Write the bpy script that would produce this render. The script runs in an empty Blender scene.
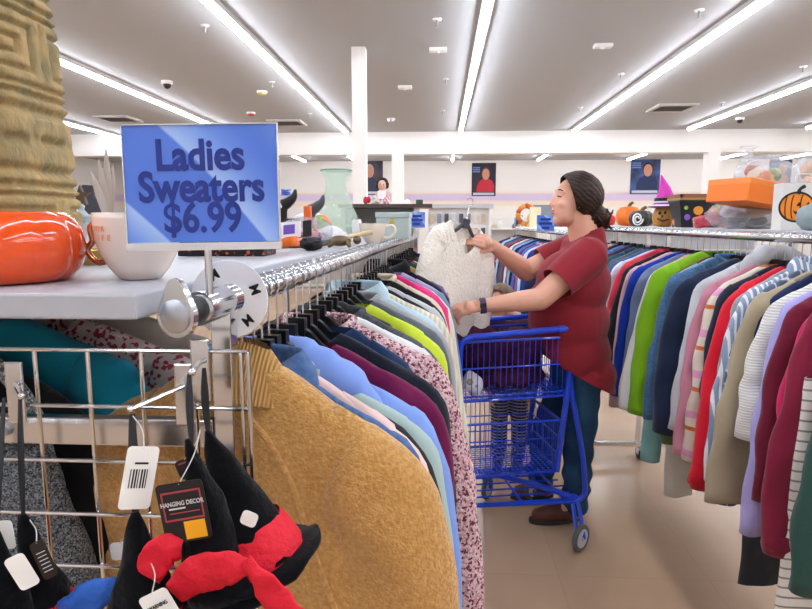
import bpy, bmesh, math, random
from mathutils import Vector, Matrix, Euler, noise
R = math.radians
PI = math.pi
random.seed(7)
SC = bpy.context.scene
COL = SC.collection
CAM_H, FPX = 1.46, 610.0
PITCH, YAW = 7.7, 3.28
CROT = Euler((R(90 - PITCH), 0, R(YAW))).to_matrix()
CLOC = Vector((0, 0, CAM_H))

def at(px, py, Y):
    d = CROT @ Vector(((px - 406) / FPX, (304.5 - py) / FPX, -1))
    return CLOC + d * (Y / d.y)

def atz(px, py, z):
    d = CROT @ Vector(((px - 406) / FPX, (304.5 - py) / FPX, -1))
    return CLOC + d * ((z - CAM_H) / d.z)

# ------------------------------------------------------------------ materials
def lin(h):
    if not isinstance(h, str):
        return tuple(h) + (1,)
    h = h.lstrip('#')
    o = []
    for i in (0, 2, 4):
        c = int(h[i:i + 2], 16) / 255
        o.append(c / 12.92 if c <= .04045 else ((c + .055) / 1.055) ** 2.4)
    return tuple(o) + (1,)

MC = {}
class NT:
    def __init__(s, m):
        s.t = m.node_tree; s.n = s.t.nodes; s.l = s.t.links
    def add(s, typ, **k):
        n = s.n.new(typ)
        for a, b in k.items():
            setattr(n, a, b)
        return n
    def link(s, a, b):
        s.l.new(a, b)

def M(name, col, rough=.6, metal=0, pat=None, col2=None, scale=20, bump=0, bscale=60, spec=.5, sheen=0,
      trans=0, alpha=1, emit=0, col3=None, coat=0, ior=1.45, stretch=(1, 1, 1), width=.5, off=0):
    if name in MC:
        return MC[name]
    m = bpy.data.materials.new(name)
    m.use_nodes = True
    t = NT(m)
    b = t.n['Principled BSDF']
    b.inputs['Base Color'].default_value = lin(col)
    b.inputs['Roughness'].default_value = rough
    b.inputs['Metallic'].default_value = metal
    b.inputs['Specular IOR Level'].default_value = spec
    b.inputs['IOR'].default_value = ior
    b.inputs['Sheen Weight'].default_value = sheen
    b.inputs['Transmission Weight'].default_value = trans
    b.inputs['Alpha'].default_value = alpha
    b.inputs['Coat Weight'].default_value = coat
    if emit:
        b.inputs['Emission Color'].default_value = lin(col)
        b.inputs['Emission Strength'].default_value = emit
    tc = t.add('ShaderNodeTexCoord')
    mp = t.add('ShaderNodeMapping')
    mp.inputs['Scale'].default_value = stretch
    mp.inputs['Location'].default_value = (off, off * .7, off * .3)
    t.link(tc.outputs['Object'], mp.inputs['Vector'])
    V = mp.outputs['Vector']
    fac = None
    def ramp(src, stops, interp='LINEAR'):
        r = t.add('ShaderNodeValToRGB')
        r.color_ramp.interpolation = interp
        e = r.color_ramp.elements
        while len(e) < len(stops):
            e.new(.5)
        for i, (p, c) in enumerate(stops):
            e[i].position = p; e[i].color = lin(c)
        t.link(src, r.inputs['Fac'])
        return r.outputs['Color']
    c2 = col2 or col; c3 = col3 or c2
    if pat == 'noise':
        n = t.add('ShaderNodeTexNoise'); n.inputs['Scale'].default_value = scale; n.inputs['Detail'].default_value = 5
        t.link(V, n.inputs['Vector'])
        t.link(ramp(n.outputs['Fac'], [(.35, col), (.65, c2)]), b.inputs['Base Color'])
    elif pat == 'speck':
        n = t.add('ShaderNodeTexVoronoi'); n.inputs['Scale'].default_value = scale
        t.link(V, n.inputs['Vector'])
        sx = t.add('ShaderNodeSeparateColor'); t.link(n.outputs['Color'], sx.inputs['Color'])
        t.link(ramp(sx.outputs['Red'], [(0, col), (width, c2), (.5 + width / 2, c3)], 'CONSTANT'), b.inputs['Base Color'])
    elif pat == 'cells':
        n = t.add('ShaderNodeTexVoronoi'); n.inputs['Scale'].default_value = scale
        t.link(V, n.inputs['Vector'])
        t.link(ramp(n.outputs['Distance'], [(.1, c2), (.3, c3), (width, col)]), b.inputs['Base Color'])
    elif pat in ('stripe', 'stripex', 'stripes3'):
        s = t.add('ShaderNodeSeparateXYZ'); t.link(V, s.inputs['Vector'])
        k = t.add('ShaderNodeMath', operation='MULTIPLY'); k.inputs[1].default_value = scale
        t.link(s.outputs['X' if pat == 'stripex' else 'Z'], k.inputs[0])
        a = t.add('ShaderNodeMath', operation='ADD'); a.inputs[1].default_value = 50.0
        t.link(k.outputs[0], a.inputs[0])
        f = t.add('ShaderNodeMath', operation='FRACT'); t.link(a.outputs[0], f.inputs[0])
        if pat == 'stripes3':
            st = [(0, col), (.30, c2), (.40, col), (.62, c3), (.80, col)]
        else:
            st = [(0, col), (1 - width, c2)]
        t.link(ramp(f.outputs[0], st, 'CONSTANT'), b.inputs['Base Color'])
    elif pat == 'plaid':
        s = t.add('ShaderNodeSeparateXYZ'); t.link(V, s.inputs['Vector'])
        outs = []
        for ax in ('X', 'Z'):
            k = t.add('ShaderNodeMath', operation='MULTIPLY_ADD'); k.inputs[1].default_value = scale; k.inputs[2].default_value = 50
            t.link(s.outputs[ax], k.inputs[0])
            f = t.add('ShaderNodeMath', operation='FRACT'); t.link(k.outputs[0], f.inputs[0])
            g = t.add('ShaderNodeMath', operation='LESS_THAN'); g.inputs[1].default_value = width
            t.link(f.outputs[0], g.inputs[0]); outs.append(g.outputs[0])
        a = t.add('ShaderNodeMath', operation='ADD'); t.link(outs[0], a.inputs[0]); t.link(outs[1], a.inputs[1])
        h = t.add('ShaderNodeMath', operation='MULTIPLY'); h.inputs[1].default_value = .5; t.link(a.outputs[0], h.inputs[0])
        t.link(ramp(h.outputs[0], [(0, col), (.4, c2), (.9, c3)], 'CONSTANT'), b.inputs['Base Color'])
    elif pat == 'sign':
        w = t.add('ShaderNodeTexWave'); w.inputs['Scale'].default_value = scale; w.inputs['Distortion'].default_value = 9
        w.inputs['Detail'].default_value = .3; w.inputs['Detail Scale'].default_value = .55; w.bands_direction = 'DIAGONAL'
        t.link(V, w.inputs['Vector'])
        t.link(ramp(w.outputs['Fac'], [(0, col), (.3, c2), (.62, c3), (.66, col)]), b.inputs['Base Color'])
    if bump:
        n = t.add('ShaderNodeTexNoise'); n.inputs['Scale'].default_value = bscale; n.inputs['Detail'].default_value = 4
        t.link(V, n.inputs['Vector'])
        bp = t.add('ShaderNodeBump'); bp.inputs['Strength'].default_value = bump; bp.inputs['Distance'].default_value = .01
        t.link(n.outputs['Fac'], bp.inputs['Height'])
        t.link(bp.outputs['Normal'], b.inputs['Normal'])
    MC[name] = m
    return m

def fabric(name, col, **k):
    """cloth: soft, rough, with a gentle wrinkle bump"""
    k.setdefault('rough', .85); k.setdefault('bump', .8); k.setdefault('bscale', 13); k.setdefault('spec', .2); k.setdefault('sheen', .15)
    return M(name, col, **k)

def rib(name, col, col2, scale, axis='X', bump=.8, rough=.9):
    """ribbed knit"""
    if name in MC:
        return MC[name]
    m = M(name, col, rough=rough, spec=.15, sheen=.2)
    t = NT(m); b = t.n['Principled BSDF']
    tc = t.add('ShaderNodeTexCoord')
    w = t.add('ShaderNodeTexWave'); w.bands_direction = axis; w.inputs['Scale'].default_value = scale
    w.inputs['Distortion'].default_value = .25; w.inputs['Detail'].default_value = 2; w.inputs['Detail Scale'].default_value = 3
    t.link(tc.outputs['Object'], w.inputs['Vector'])
    r = t.add('ShaderNodeValToRGB'); r.color_ramp.elements[0].color = lin(col2); r.color_ramp.elements[1].color = lin(col)
    t.link(w.outputs['Fac'], r.inputs['Fac']); t.link(r.outputs['Color'], b.inputs['Base Color'])
    bp = t.add('ShaderNodeBump'); bp.inputs['Strength'].default_value = bump; bp.inputs['Distance'].default_value = .004
    t.link(w.outputs['Fac'], bp.inputs['Height']); t.link(bp.outputs['Normal'], b.inputs['Normal'])
    return m

def glassy(name, col, mix=.6, rough=.1):
    """thin clear film or glass: part see-through, part glossy"""
    if name in MC:
        return MC[name]
    m = bpy.data.materials.new(name); m.use_nodes = True
    t = NT(m); t.n.remove(t.n['Principled BSDF'])
    o = t.n['Material Output']
    a = t.add('ShaderNodeBsdfTransparent'); a.inputs['Color'].default_value = lin(col)
    g = t.add('ShaderNodeBsdfPrincipled'); g.inputs['Base Color'].default_value = lin(col); g.inputs['Roughness'].default_value = rough
    n = t.add('ShaderNodeTexNoise'); n.inputs['Scale'].default_value = 30; n.inputs['Detail'].default_value = 4
    bp = t.add('ShaderNodeBump'); bp.inputs['Strength'].default_value = .7; bp.inputs['Distance'].default_value = .01
    tc = t.add('ShaderNodeTexCoord'); t.link(tc.outputs['Object'], n.inputs['Vector'])
    t.link(n.outputs['Fac'], bp.inputs['Height']); t.link(bp.outputs['Normal'], g.inputs['Normal'])
    x = t.add('ShaderNodeMixShader'); x.inputs['Fac'].default_value = 1 - mix
    t.link(a.outputs[0], x.inputs[1]); t.link(g.outputs[0], x.inputs[2]); t.link(x.outputs[0], o.inputs['Surface'])
    MC[name] = m
    return m

# ------------------------------------------------------------------ mesh building
def catmull(pts, n):
    pts = [Vector(p) for p in pts]
    P = [pts[0] * 2 - pts[1]] + pts + [pts[-1] * 2 - pts[-2]]
    out = []
    segs = len(pts) - 1
    for i in range(n + 1):
        u = i / n * segs
        k = min(int(u), segs - 1); f = u - k
        a, b, c, d = P[k:k + 4]
        out.append(.5 * ((2 * b) + (c - a) * f + (2 * a - 5 * b + 4 * c - d) * f * f + (3 * b - a - 3 * c + d) * f ** 3))
    return out

def lerp_list(vals, u):
    x = u * (len(vals) - 1); k = min(int(x), len(vals) - 2)
    return vals[k] + (vals[k + 1] - vals[k]) * (x - k)

class MB:
    def __init__(s):
        s.v = []; s.f = []
    def add(s, vs, fs):
        k = len(s.v)
        s.v += [Vector(a) for a in vs]
        s.f += [tuple(i + k for i in q) for q in fs]
        return s
    def loft(s, rings, cap0=True, cap1=True, closed=True):
        n = len(rings[0]); vs = [p for r in rings for p in r]; fs = []
        for i in range(len(rings) - 1):
            for j in range(n if closed else n - 1):
                j2 = (j + 1) % n
                fs.append((i * n + j, i * n + j2, (i + 1) * n + j2, (i + 1) * n + j))
        if cap0 and closed: fs.append(tuple(reversed(range(n))))
        if cap1 and closed: fs.append(tuple((len(rings) - 1) * n + j for j in range(n)))
        return s.add(vs, fs)
    def box(s, x0, x1, y0, y1, z0, z1):
        return s.add([(x, y, z) for z in (z0, z1) for y in (y0, y1) for x in (x0, x1)],
                     [(0, 2, 3, 1), (4, 5, 7, 6), (0, 1, 5, 4), (2, 6, 7, 3), (0, 4, 6, 2), (1, 3, 7, 5)])
    def obox(s, c, X, Y, Z):
        """oriented box, half vectors X Y Z"""
        c, X, Y, Z = map(Vector, (c, X, Y, Z))
        return s.add([c + X * a + Y * b + Z * d for d in (-1, 1) for b in (-1, 1) for a in (-1, 1)],
                     [(0, 2, 3, 1), (4, 5, 7, 6), (0, 1, 5, 4), (2, 6, 7, 3), (0, 4, 6, 2), (1, 3, 7, 5)])
    def tube(s, pts, r, n=8, cap=True, flat=1.0, up=(0, 0, 1), closed=False):
        """flat: the second radius over the first (first along 'side', second along 'up-ish')"""
        pts = [Vector(p) for p in pts]
        m = len(pts); rings = []
        nrm = None
        for i, p in enumerate(pts):
            if closed:
                t = pts[(i + 1) % m] - pts[i - 1]
            else:
                t = (pts[min(i + 1, m - 1)] - pts[max(i - 1, 0)])
            if t.length < 1e-9: t = Vector((0, 0, 1))
            t.normalize()
            if nrm is None:
                u = Vector(up)
                if abs(u.dot(t)) > .95: u = Vector((0, 1, 0)) if abs(t.y) < .9 else Vector((1, 0, 0))
                nrm = (u - t * u.dot(t)).normalized()
            else:
                nrm = (nrm - t * nrm.dot(t)).normalized()
            bn = t.cross(nrm)
            rr = r if not isinstance(r, (list, tuple)) else lerp_list(r, i / max(1, m - 1))
            rings.append([p + bn * (rr * math.cos(a)) + nrm * (rr * flat * math.sin(a)) for a in [2 * PI * k / n for k in range(n)]])
        if closed:
            rings.append(rings[0])
            return s.loft(rings, False, False)
        return s.loft(rings, cap, cap)
    def lathe(s, prof, n=32, c=(0, 0, 0), lobes=0, lobe_amp=0, cap=True, sx=1, sy=1):
        c = Vector(c); rings = []
        for (r, z) in prof:
            ring = []
            for k in range(n):
                a = 2 * PI * k / n
                rr = r * (1 + lobe_amp * (abs(math.sin(lobes * a / 2)) ** .6 - .7)) if lobes else r
                ring.append(c + Vector((rr * sx * math.cos(a), rr * sy * math.sin(a), z)))
            rings.append(ring)
        return s.loft(rings, cap, cap)
    def ell(s, c, rx, ry, rz, n=16, m=10, rot=None, fn=None):
        c = Vector(c); rot = rot or Matrix.Identity(3); rings = []
        for i in range(m + 1):
            th = PI * (i + (.02 if i == 0 else -.02 if i == m else 0)) / m
            ring = []
            for k in range(n):
                a = 2 * PI * k / n
                d = Vector((math.sin(th) * math.cos(a), math.sin(th) * math.sin(a), math.cos(th)))
                q = 1 if fn is None else fn(d)
                ring.append(c + rot @ Vector((d.x * rx * q, d.y * ry * q, d.z * rz * q)))
            rings.append(ring)
        rings.reverse()
        return s.loft(rings)
    def cap(s, a, b, ra, rb, n=14):
        """closed tapered capsule"""
        a, b = Vector(a), Vector(b); d = (b - a)
        L = d.length or 1e-6; d /= L
        u = Vector((0, 0, 1)) if abs(d.z) < .9 else Vector((1, 0, 0))
        x = (u - d * u.dot(d)).normalized(); y = d.cross(x); rings = []
        for i in range(6):
            th = PI / 2 * (1 - i / 5) * .98
            rings.append([a - d * (ra * math.sin(th)) + (x * math.cos(k) + y * math.sin(k)) * ra * math.cos(th) for k in [2 * PI * j / n for j in range(n)]])
        for i in range(6):
            th = PI / 2 * (i / 5) * .98
            rings.append([b + d * (rb * math.sin(th)) + (x * math.cos(k) + y * math.sin(k)) * rb * math.cos(th) for k in [2 * PI * j / n for j in range(n)]])
        return s.loft(rings)
    def prism(s, outline, c, X, Y, N, depth):
        """outline of (x,y) in basis X,Y about c; thickness depth along N"""
        c, X, Y, N = map(Vector, (c, X, Y, N))
        a = [c + X * p[0] + Y * p[1] for p in outline]
        return s.loft([a, [p + N * depth for p in a]])
    def disp(s, fn, k0=0):
        for i in range(k0, len(s.v)):
            s.v[i] = s.v[i] + fn(s.v[i])
        return s
    def xf(s, mat, k0=0):
        for i in range(k0, len(s.v)):
            s.v[i] = mat @ s.v[i]
        return s
    def build(s, name, mat, parent=None, smooth=True, sharp=40, local=False, bevel=0, sub=0):
        """verts are world coordinates unless local (then relative to the parent's origin)"""
        me = bpy.data.meshes.new(name)
        o = Vector((0, 0, 0))
        if parent is not None and not local:
            p = parent
            while p is not None:
                o = o + p.location; p = p.parent
        vs = [v - o for v in s.v]
        own = Vector((0, 0, 0))
        if parent is None and not local and vs:
            lo = Vector((min(v.x for v in vs), min(v.y for v in vs), min(v.z for v in vs)))
            hi = Vector((max(v.x for v in vs), max(v.y for v in vs), max(v.z for v in vs)))
            own = Vector(((lo.x + hi.x) / 2, (lo.y + hi.y) / 2, lo.z))
            vs = [v - own for v in vs]
        me.from_pydata([tuple(v) for v in vs], [], s.f)
        me.validate()
        bm = bmesh.new(); bm.from_mesh(me)
        bmesh.ops.recalc_face_normals(bm, faces=bm.faces)
        bm.to_mesh(me); bm.free()
        if smooth:
            me.shade_smooth()
            if sharp and sharp < 180: me.set_sharp_from_angle(angle=R(sharp))
        ob = bpy.data.objects.new(name, me)
        COL.objects.link(ob)
        if parent is not None: ob.parent = parent
        ob.location = own
        me.materials.append(mat)
        if bevel:
            md = ob.modifiers.new('Bevel', 'BEVEL'); md.width = bevel; md.segments = 2; md.limit_method = 'ANGLE'
        if sub:
            md = ob.modifiers.new('Sub', 'SUBSURF'); md.levels = sub; md.render_levels = sub
        return ob

def remeshed(mb, voxel, smooth=6):
    """one continuous skin around overlapping solids"""
    me = bpy.data.meshes.new('tmp'); me.from_pydata([tuple(v) for v in mb.v], [], mb.f)
    bm = bmesh.new(); bm.from_mesh(me); bmesh.ops.recalc_face_normals(bm, faces=bm.faces); bm.to_mesh(me); bm.free()
    ob = bpy.data.objects.new('tmp', me); COL.objects.link(ob)
    md = ob.modifiers.new('r', 'REMESH'); md.mode = 'VOXEL'; md.voxel_size = voxel
    if smooth:
        m2 = ob.modifiers.new('s', 'SMOOTH'); m2.iterations = smooth; m2.factor = .5
    dg = bpy.context.evaluated_depsgraph_get()
    ev = ob.evaluated_get(dg).to_mesh()
    out = MB()
    out.v = [v.co.copy() for v in ev.vertices]
    out.f = [tuple(p.vertices) for p in ev.polygons]
    ob.evaluated_get(dg).to_mesh_clear()
    bpy.data.objects.remove(ob); bpy.data.meshes.remove(me)
    return out

def cut(mb, co, no):
    """drop what lies on the side no points to"""
    me = bpy.data.meshes.new('tmp'); me.from_pydata([tuple(v) for v in mb.v], [], mb.f)
    bm = bmesh.new(); bm.from_mesh(me)
    bmesh.ops.bisect_plane(bm, geom=bm.verts[:] + bm.edges[:] + bm.faces[:], plane_co=co, plane_no=no, clear_outer=True)
    bm.verts.ensure_lookup_table(); bm.verts.index_update()
    out = MB(); out.v = [v.co.copy() for v in bm.verts]; out.f = [tuple(v.index for v in f.verts) for f in bm.faces]
    bm.free(); bpy.data.meshes.remove(me)
    return out

def text_mb(body, size, sx=1.0, bold=.0, thick=.0006):
    cu = bpy.data.curves.new('txt', 'FONT'); cu.body = body; cu.size = size; cu.align_x = 'CENTER'
    cu.offset = bold; cu.extrude = thick; cu.resolution_u = 4
    ob = bpy.data.objects.new('txt', cu); COL.objects.link(ob)
    dg = bpy.context.evaluated_depsgraph_get()
    me = ob.evaluated_get(dg).to_mesh()
    out = MB(); out.v = [Vector((v.co.x * sx, v.co.y, v.co.z)) for v in me.vertices]; out.f = [tuple(p.vertices) for p in me.polygons]
    ob.evaluated_get(dg).to_mesh_clear(); bpy.data.objects.remove(ob); bpy.data.curves.remove(cu)
    return out

def basis(c, X, Y):
    X = Vector(X).normalized(); Y = Vector(Y); Y = (Y - X * Y.dot(X)).normalized(); Z = X.cross(Y)
    m = Matrix((X, Y, Z)).transposed().to_4x4(); m.translation = Vector(c)
    return m

# ------------------------------------------------------------------ scene objects
def tag(o, label=None, cat=None, group=None, kind=None):
    if label: o['label'] = label
    if cat: o['category'] = cat
    if group: o['group'] = group
    if kind: o['kind'] = kind
    return o

def thing(name, label, cat, loc=(0, 0, 0), group=None, rz=0, ry=0):
    o = bpy.data.objects.new(name, None); COL.objects.link(o)
    o.location = loc; o.rotation_euler = (0, ry, rz); o.empty_display_size = .05
    return tag(o, label, cat, group)

def single(mb, name, mat, label, cat, group=None, **k):
    return tag(mb.build(name, mat, None, **k), label, cat, group)

def struct(mb, name, mat, **k):
    k.setdefault('smooth', False)
    return tag(mb.build(name, mat, None, **k), kind='structure')

def copy_tree(o, parent=None):
    c = o.copy(); COL.objects.link(c)
    if parent: c.parent = parent
    for ch in [x for x in SC.objects if x.parent == o]:
        copy_tree(ch, c)
    return c
EXPO, TUBE = 0.8, 22.0
# ================================================================== materials in common
chrome = M('chrome', '#d6d8dc', rough=.16, metal=1)
steel = M('brushed_steel', '#b9bcc2', rough=.32, metal=1)
white_paint = M('white_paint', '#f1eeea', rough=.7)
black_plastic = M('black_plastic', '#15161a', rough=.3)
black_cord = M('black_ribbon', '#14161c', rough=.6)
white_plastic = M('white_plastic', '#f2f2f2', rough=.35)
paper_white = M('white_card', '#f4f3ef', rough=.7)
grey_metal = M('grey_shelf_metal', '#b4b7bf', rough=.38, spec=.4)
cam = bpy.data.cameras.new('camera'); co = bpy.data.objects.new('camera', cam); COL.objects.link(co)
co.location = CLOC; co.rotation_euler = (R(90 - PITCH), 0, R(YAW))
cam.sensor_width = 36; cam.sensor_fit = 'HORIZONTAL'; cam.lens = FPX / 812 * 36; cam.clip_start = .02; cam.clip_end = 100
SC.camera = co
SC.view_settings.view_transform = 'Standard'; SC.view_settings.look = 'None'; SC.view_settings.gamma = 1
SC.view_settings.use_curve_mapping = False
SC.view_settings.exposure = EXPO
w = bpy.data.worlds.new('world'); SC.world = w; w.use_nodes = True
w.node_tree.nodes['Background'].inputs['Color'].default_value = (1, 1, 1, 1)
w.node_tree.nodes['Background'].inputs['Strength'].default_value = .3

# ================================================================== the room
X0, X1, Y0, Y1, ZC = -12.0, 13.0, -5.0, 22.0, 3.6
fm = M('vinyl_floor', '#c6a78a', rough=.2, pat='noise', col2='#b8997d', scale=1.3, bump=.03, bscale=8, spec=.45)
t = NT(fm); b = t.n['Principled BSDF']
src = b.inputs['Base Color'].links[0].from_socket
tcn = t.add('ShaderNodeTexCoord'); br = t.add('ShaderNodeTexBrick')
br.offset = 0; br.inputs['Scale'].default_value = 1; br.inputs['Brick Width'].default_value = .61; br.inputs['Row Height'].default_value = .61
br.inputs['Mortar Size'].default_value = .002
br.inputs['Color1'].default_value = (1, 1, 1, 1); br.inputs['Color2'].default_value = (.96, .96, .96, 1); br.inputs['Mortar'].default_value = (.88, .87, .86, 1)
mx = t.add('ShaderNodeMix', data_type='RGBA', blend_type='MULTIPLY'); mx.inputs['Factor'].default_value = 1
t.link(tcn.outputs['Object'], br.inputs['Vector']); t.link(src, mx.inputs[6]); t.link(br.outputs['Color'], mx.inputs[7])
t.link(mx.outputs[2], b.inputs['Base Color'])
struct(MB().box(X0, X1, Y0, Y1, -.05, 0), 'floor', fm)
struct(MB().box(X0, X1, Y0, Y1, ZC, ZC + .1), 'ceiling', M('ceiling_paint', '#b3b6ba', rough=.85, bump=.05, bscale=3))
wm = M('wall_paint', '#f0ece6', rough=.8)
struct(MB().box(X0 - .1, X0, Y0, Y1, 0, ZC), 'wall_left', wm)
struct(MB().box(X1, X1 + .1, Y0, Y1, 0, ZC), 'wall_right', wm)
struct(MB().box(X0, X1, Y0 - .1, Y0, 0, ZC), 'wall_front', wm)
# rear wall carries a painted lavender band between two thin cream bands
bw = M('wall_band_paint', '#f3efea', rough=.8)
t = NT(bw); b = t.n['Principled BSDF']; tcn = t.add('ShaderNodeTexCoord'); sp = t.add('ShaderNodeSeparateXYZ')
dv = t.add('ShaderNodeMath', operation='DIVIDE'); dv.inputs[1].default_value = ZC
rp = t.add('ShaderNodeValToRGB'); e = rp.color_ramp.elements
rp.color_ramp.interpolation = 'LINEAR'
stops = [(0, '#f3efea'), (.545, '#f3efea'), (.575, '#f3e3cd'), (.60, '#f3e3d6'), (.625, '#d9c8e2'), (.675, '#dccbe4'), (.69, '#f2e3cf'), (.71, '#f3efea'), (1, '#f3efea')]
while len(e) < len(stops): e.new(.5)
for i, (p, c) in enumerate(stops): e[i].position = p; e[i].color = lin(c)
t.link(tcn.outputs['Object'], sp.inputs[0]); t.link(sp.outputs['Z'], dv.inputs[0]); t.link(dv.outputs[0], rp.inputs[0]); t.link(rp.outputs[0], b.inputs['Base Color'])
struct(MB().box(X0, X1, Y1, Y1 + .1, 0, ZC), 'wall_back', bw)
struct(MB().box(X0, X1, 15.0, 15.35, 3.08, ZC), 'beam', white_paint)
struct(MB().box(X0, X1, Y1 - .02, Y1, 0, .12), 'baseboard_back', M('base_trim', '#8d8780', rough=.6))
for i, (px, Yc, wd) in enumerate(((360.5, 7.9, .085), (398, 15.15, .14), (709, 15.15, .14))):
    p = at(px, 200, Yc)
    struct(MB().box(p.x - wd, p.x + wd, Yc - wd, Yc + wd, 0, ZC if Yc < 10 else 3.08), 'column', white_paint)

# ---- lights: continuous runs of fluorescent strips under the ceiling
tube_m = M('fluorescent_tube', '#f3f7ff', emit=TUBE)
house_m = M('fixture_white', '#c9c9ca', rough=.5)
def strip(X, ya, yb, label, zb=3.515, seg=1.22):
    r = thing('strip_light', label, 'ceiling light', (X, ya, zb - .035), 'fluorescent strip lights')
    MB().box(X - .055, X + .055, ya, yb, zb + .025, ZC).build('housing', house_m, r, smooth=False)
    n = max(1, round((yb - ya) / seg)); L = (yb - ya) / n
    for k in range(n):
        MB().tube([(X, ya + k * L + .03, zb), (X, ya + (k + 1) * L - .03, zb)], .03, n=10).build('tube', tube_m, r)
H = 3.515 - CAM_H
rows = [(-3.85, 15.0, 'fluorescent strip run farthest over, beyond the carved tower'),
        (-2.41, 14.0, 'fluorescent strip run meeting the top of the blue price sign'),
        (-1.085, 14.7, 'fluorescent strip run ending beside the white column'),
        (.21, 14.7, 'fluorescent strip run over the middle of the aisle, nearly straight on'),
        (1.47, 14.7, 'long fluorescent strip run above the shopper and clothes behind her'),
        (2.68, 14.4, 'fluorescent strip run over the orange box and plastic bags'),
        (3.92, 14.4, 'short visible fluorescent strip above the pumpkin paper bag')]
for k, ye, lab in rows:
    strip(k * H, -4.0, ye, lab)
for px, py, w_, lab in ((296, 159, 2.4, 'short distant strip light beyond the beam above the glass vase'),
                     (350, 158, 2.4, 'short distant strip light beyond the beam tucked against the white column'),
                     (453, 159, 2.6, 'short distant strip light beyond the beam above the hanging display'),
                     (545, 157, 2.6, 'short distant strip light beyond the beam above the shopper'),
                     (641, 155, 2.8, 'short distant strip light beyond the beam over the smiling portrait poster'),
                     (738, 154, 3.0, 'short distant strip light beyond the beam above the clear plastic bag'),
                     (806, 156, 3.0, 'short distant strip light beyond the beam at the edge of view')):
    p = at(px, py, 19.8)
    strip(p.x, 15.7, 21.2, lab)

# ---- small ceiling fittings
def sprinkler(px, py, label):
    p = atz(px, py, ZC - .05)
    r = thing('sprinkler_head', label, 'sprinkler', (p.x, p.y, ZC - .09), 'ceiling sprinkler heads')
    MB().lathe([(.05, 0), (.045, -.012), (.02, -.014)], 16, (p.x, p.y, ZC)).build('escutcheon', white_plastic, r)
    MB().lathe([(.014, -.012), (.014, -.05), (.009, -.055), (.009, -.075), (.026, -.078), (.026, -.083)], 12, (p.x, p.y, ZC)).build('deflector', steel, r)
for a in ((437, 24, 'sprinkler head nearest the centre light strip'), (446, 82, 'sprinkler head by the centre strip, second from the camera'),
          (443, 113, 'sprinkler head by the far part of the centre strip'), (699, 15, 'sprinkler head beside the strip above the shopper'),
          (621, 77, 'sprinkler head midway along the strip above the shopper'), (580, 110, 'small far sprinkler head by the end of the shopper strip'),
          (803, 70, 'sprinkler head above the pumpkin paper bag'), (722, 105, 'far sprinkler head beside the orange box strip'),
          (205, 30, 'sprinkler head beside the strip above the blue price sign'), (272, 85, 'sprinkler head behind the price sign strip'),
          (310, 116, 'sprinkler head near the air vent behind the sign')):
    sprinkler(*a)
def dome(px, py, label, m2):
    p = atz(px, py, ZC - .03)
    r = thing('security_camera', label, 'security camera', (p.x, p.y, ZC - .12))
    MB().lathe([(.085, 0), (.085, -.04), (.07, -.05)], 20, (p.x, p.y, ZC)).build('mount', white_plastic, r)
    MB().ell((p.x, p.y, ZC - .05), .062, .062, .07).build('dome', m2, r)
dome(167, 83, 'white security camera dome above the blue price sign', black_plastic)
dome(740, 119, 'small dark security camera dome above the orange box', black_plastic)
def detector(px, py, label, m):
    p = atz(px, py, ZC - .03)
    r = thing('smoke_detector', label, 'smoke detector', (p.x, p.y, ZC - .07))
    MB().lathe([(.09, 0), (.085, -.03)], 20, (p.x, p.y, ZC)).build('base_plate', white_plastic, r)
    MB().lathe([(.07, -.03), (.065, -.055), (.03, -.065)], 20, (p.x, p.y, ZC)).build('cover', m, r)
detector(251, 114, 'red fire alarm sounder on the ceiling above the price sign', M('alarm_red', '#b5272b', rough=.4))
detector(262, 93, 'yellowish smoke detector on the ceiling above the price sign', M('aged_cream', '#d9c68c', rough=.5))
detector(391, 120, 'grey round detector on the ceiling beside the white column', steel)
def ceil_box(px, py, label):
    p = atz(px, py, ZC)
    r = thing('sensor_box', label, 'sensor', (p.x, p.y, ZC - .05))
    MB().box(p.x - .11, p.x + .11, p.y - .06, p.y + .06, ZC - .045, ZC).build('case', white_plastic, r, smooth=False, bevel=.008)
    MB().lathe([(.03, -.045), (.02, -.06)], 12, (p.x, p.y, ZC)).build('lens', white_plastic, r)
ceil_box(438, 48, 'small white ceiling sensor box nearest the centre strip')
ceil_box(405, 86, 'small white ceiling sensor box beside the white column')
ceil_box(603, 44, 'small white ceiling sensor box above the shopper')
def vent(px, py, label):
    p = atz(px, py, ZC)
    r = thing('air_vent', label, 'air vent', (p.x, p.y, ZC - .04), 'ceiling air vents')
    m = MB()
    for (a, b_, c, d) in ((-.36, .36, -.36, -.29), (-.36, .36, .29, .36), (-.36, -.29, -.29, .29), (.29, .36, -.29, .29)):
        m.box(p.x + a, p.x + b_, p.y + c, p.y + d, ZC - .04, ZC)
    m.build('frame', M('vent_grey', '#c3c1be', rough=.6), r, smooth=False)
    m = MB()
    for k in range(7):
        y = p.y - .25 + k * .083
        m.obox((p.x, y, ZC - .022), (.29, 0, 0), (0, .03, .012), (0, -.001, .003))
    m.build('louvres', M('vent_dark', '#7c7874', rough=.7), r, smooth=False)
for a in ((672, 107, 'square air vent above the shelf of pumpkins'), (287, 122, 'square air vent just past the blue price sign'),
          (118, 118, 'square air vent between the strips beyond the carved tower')):
    vent(*a)

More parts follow.
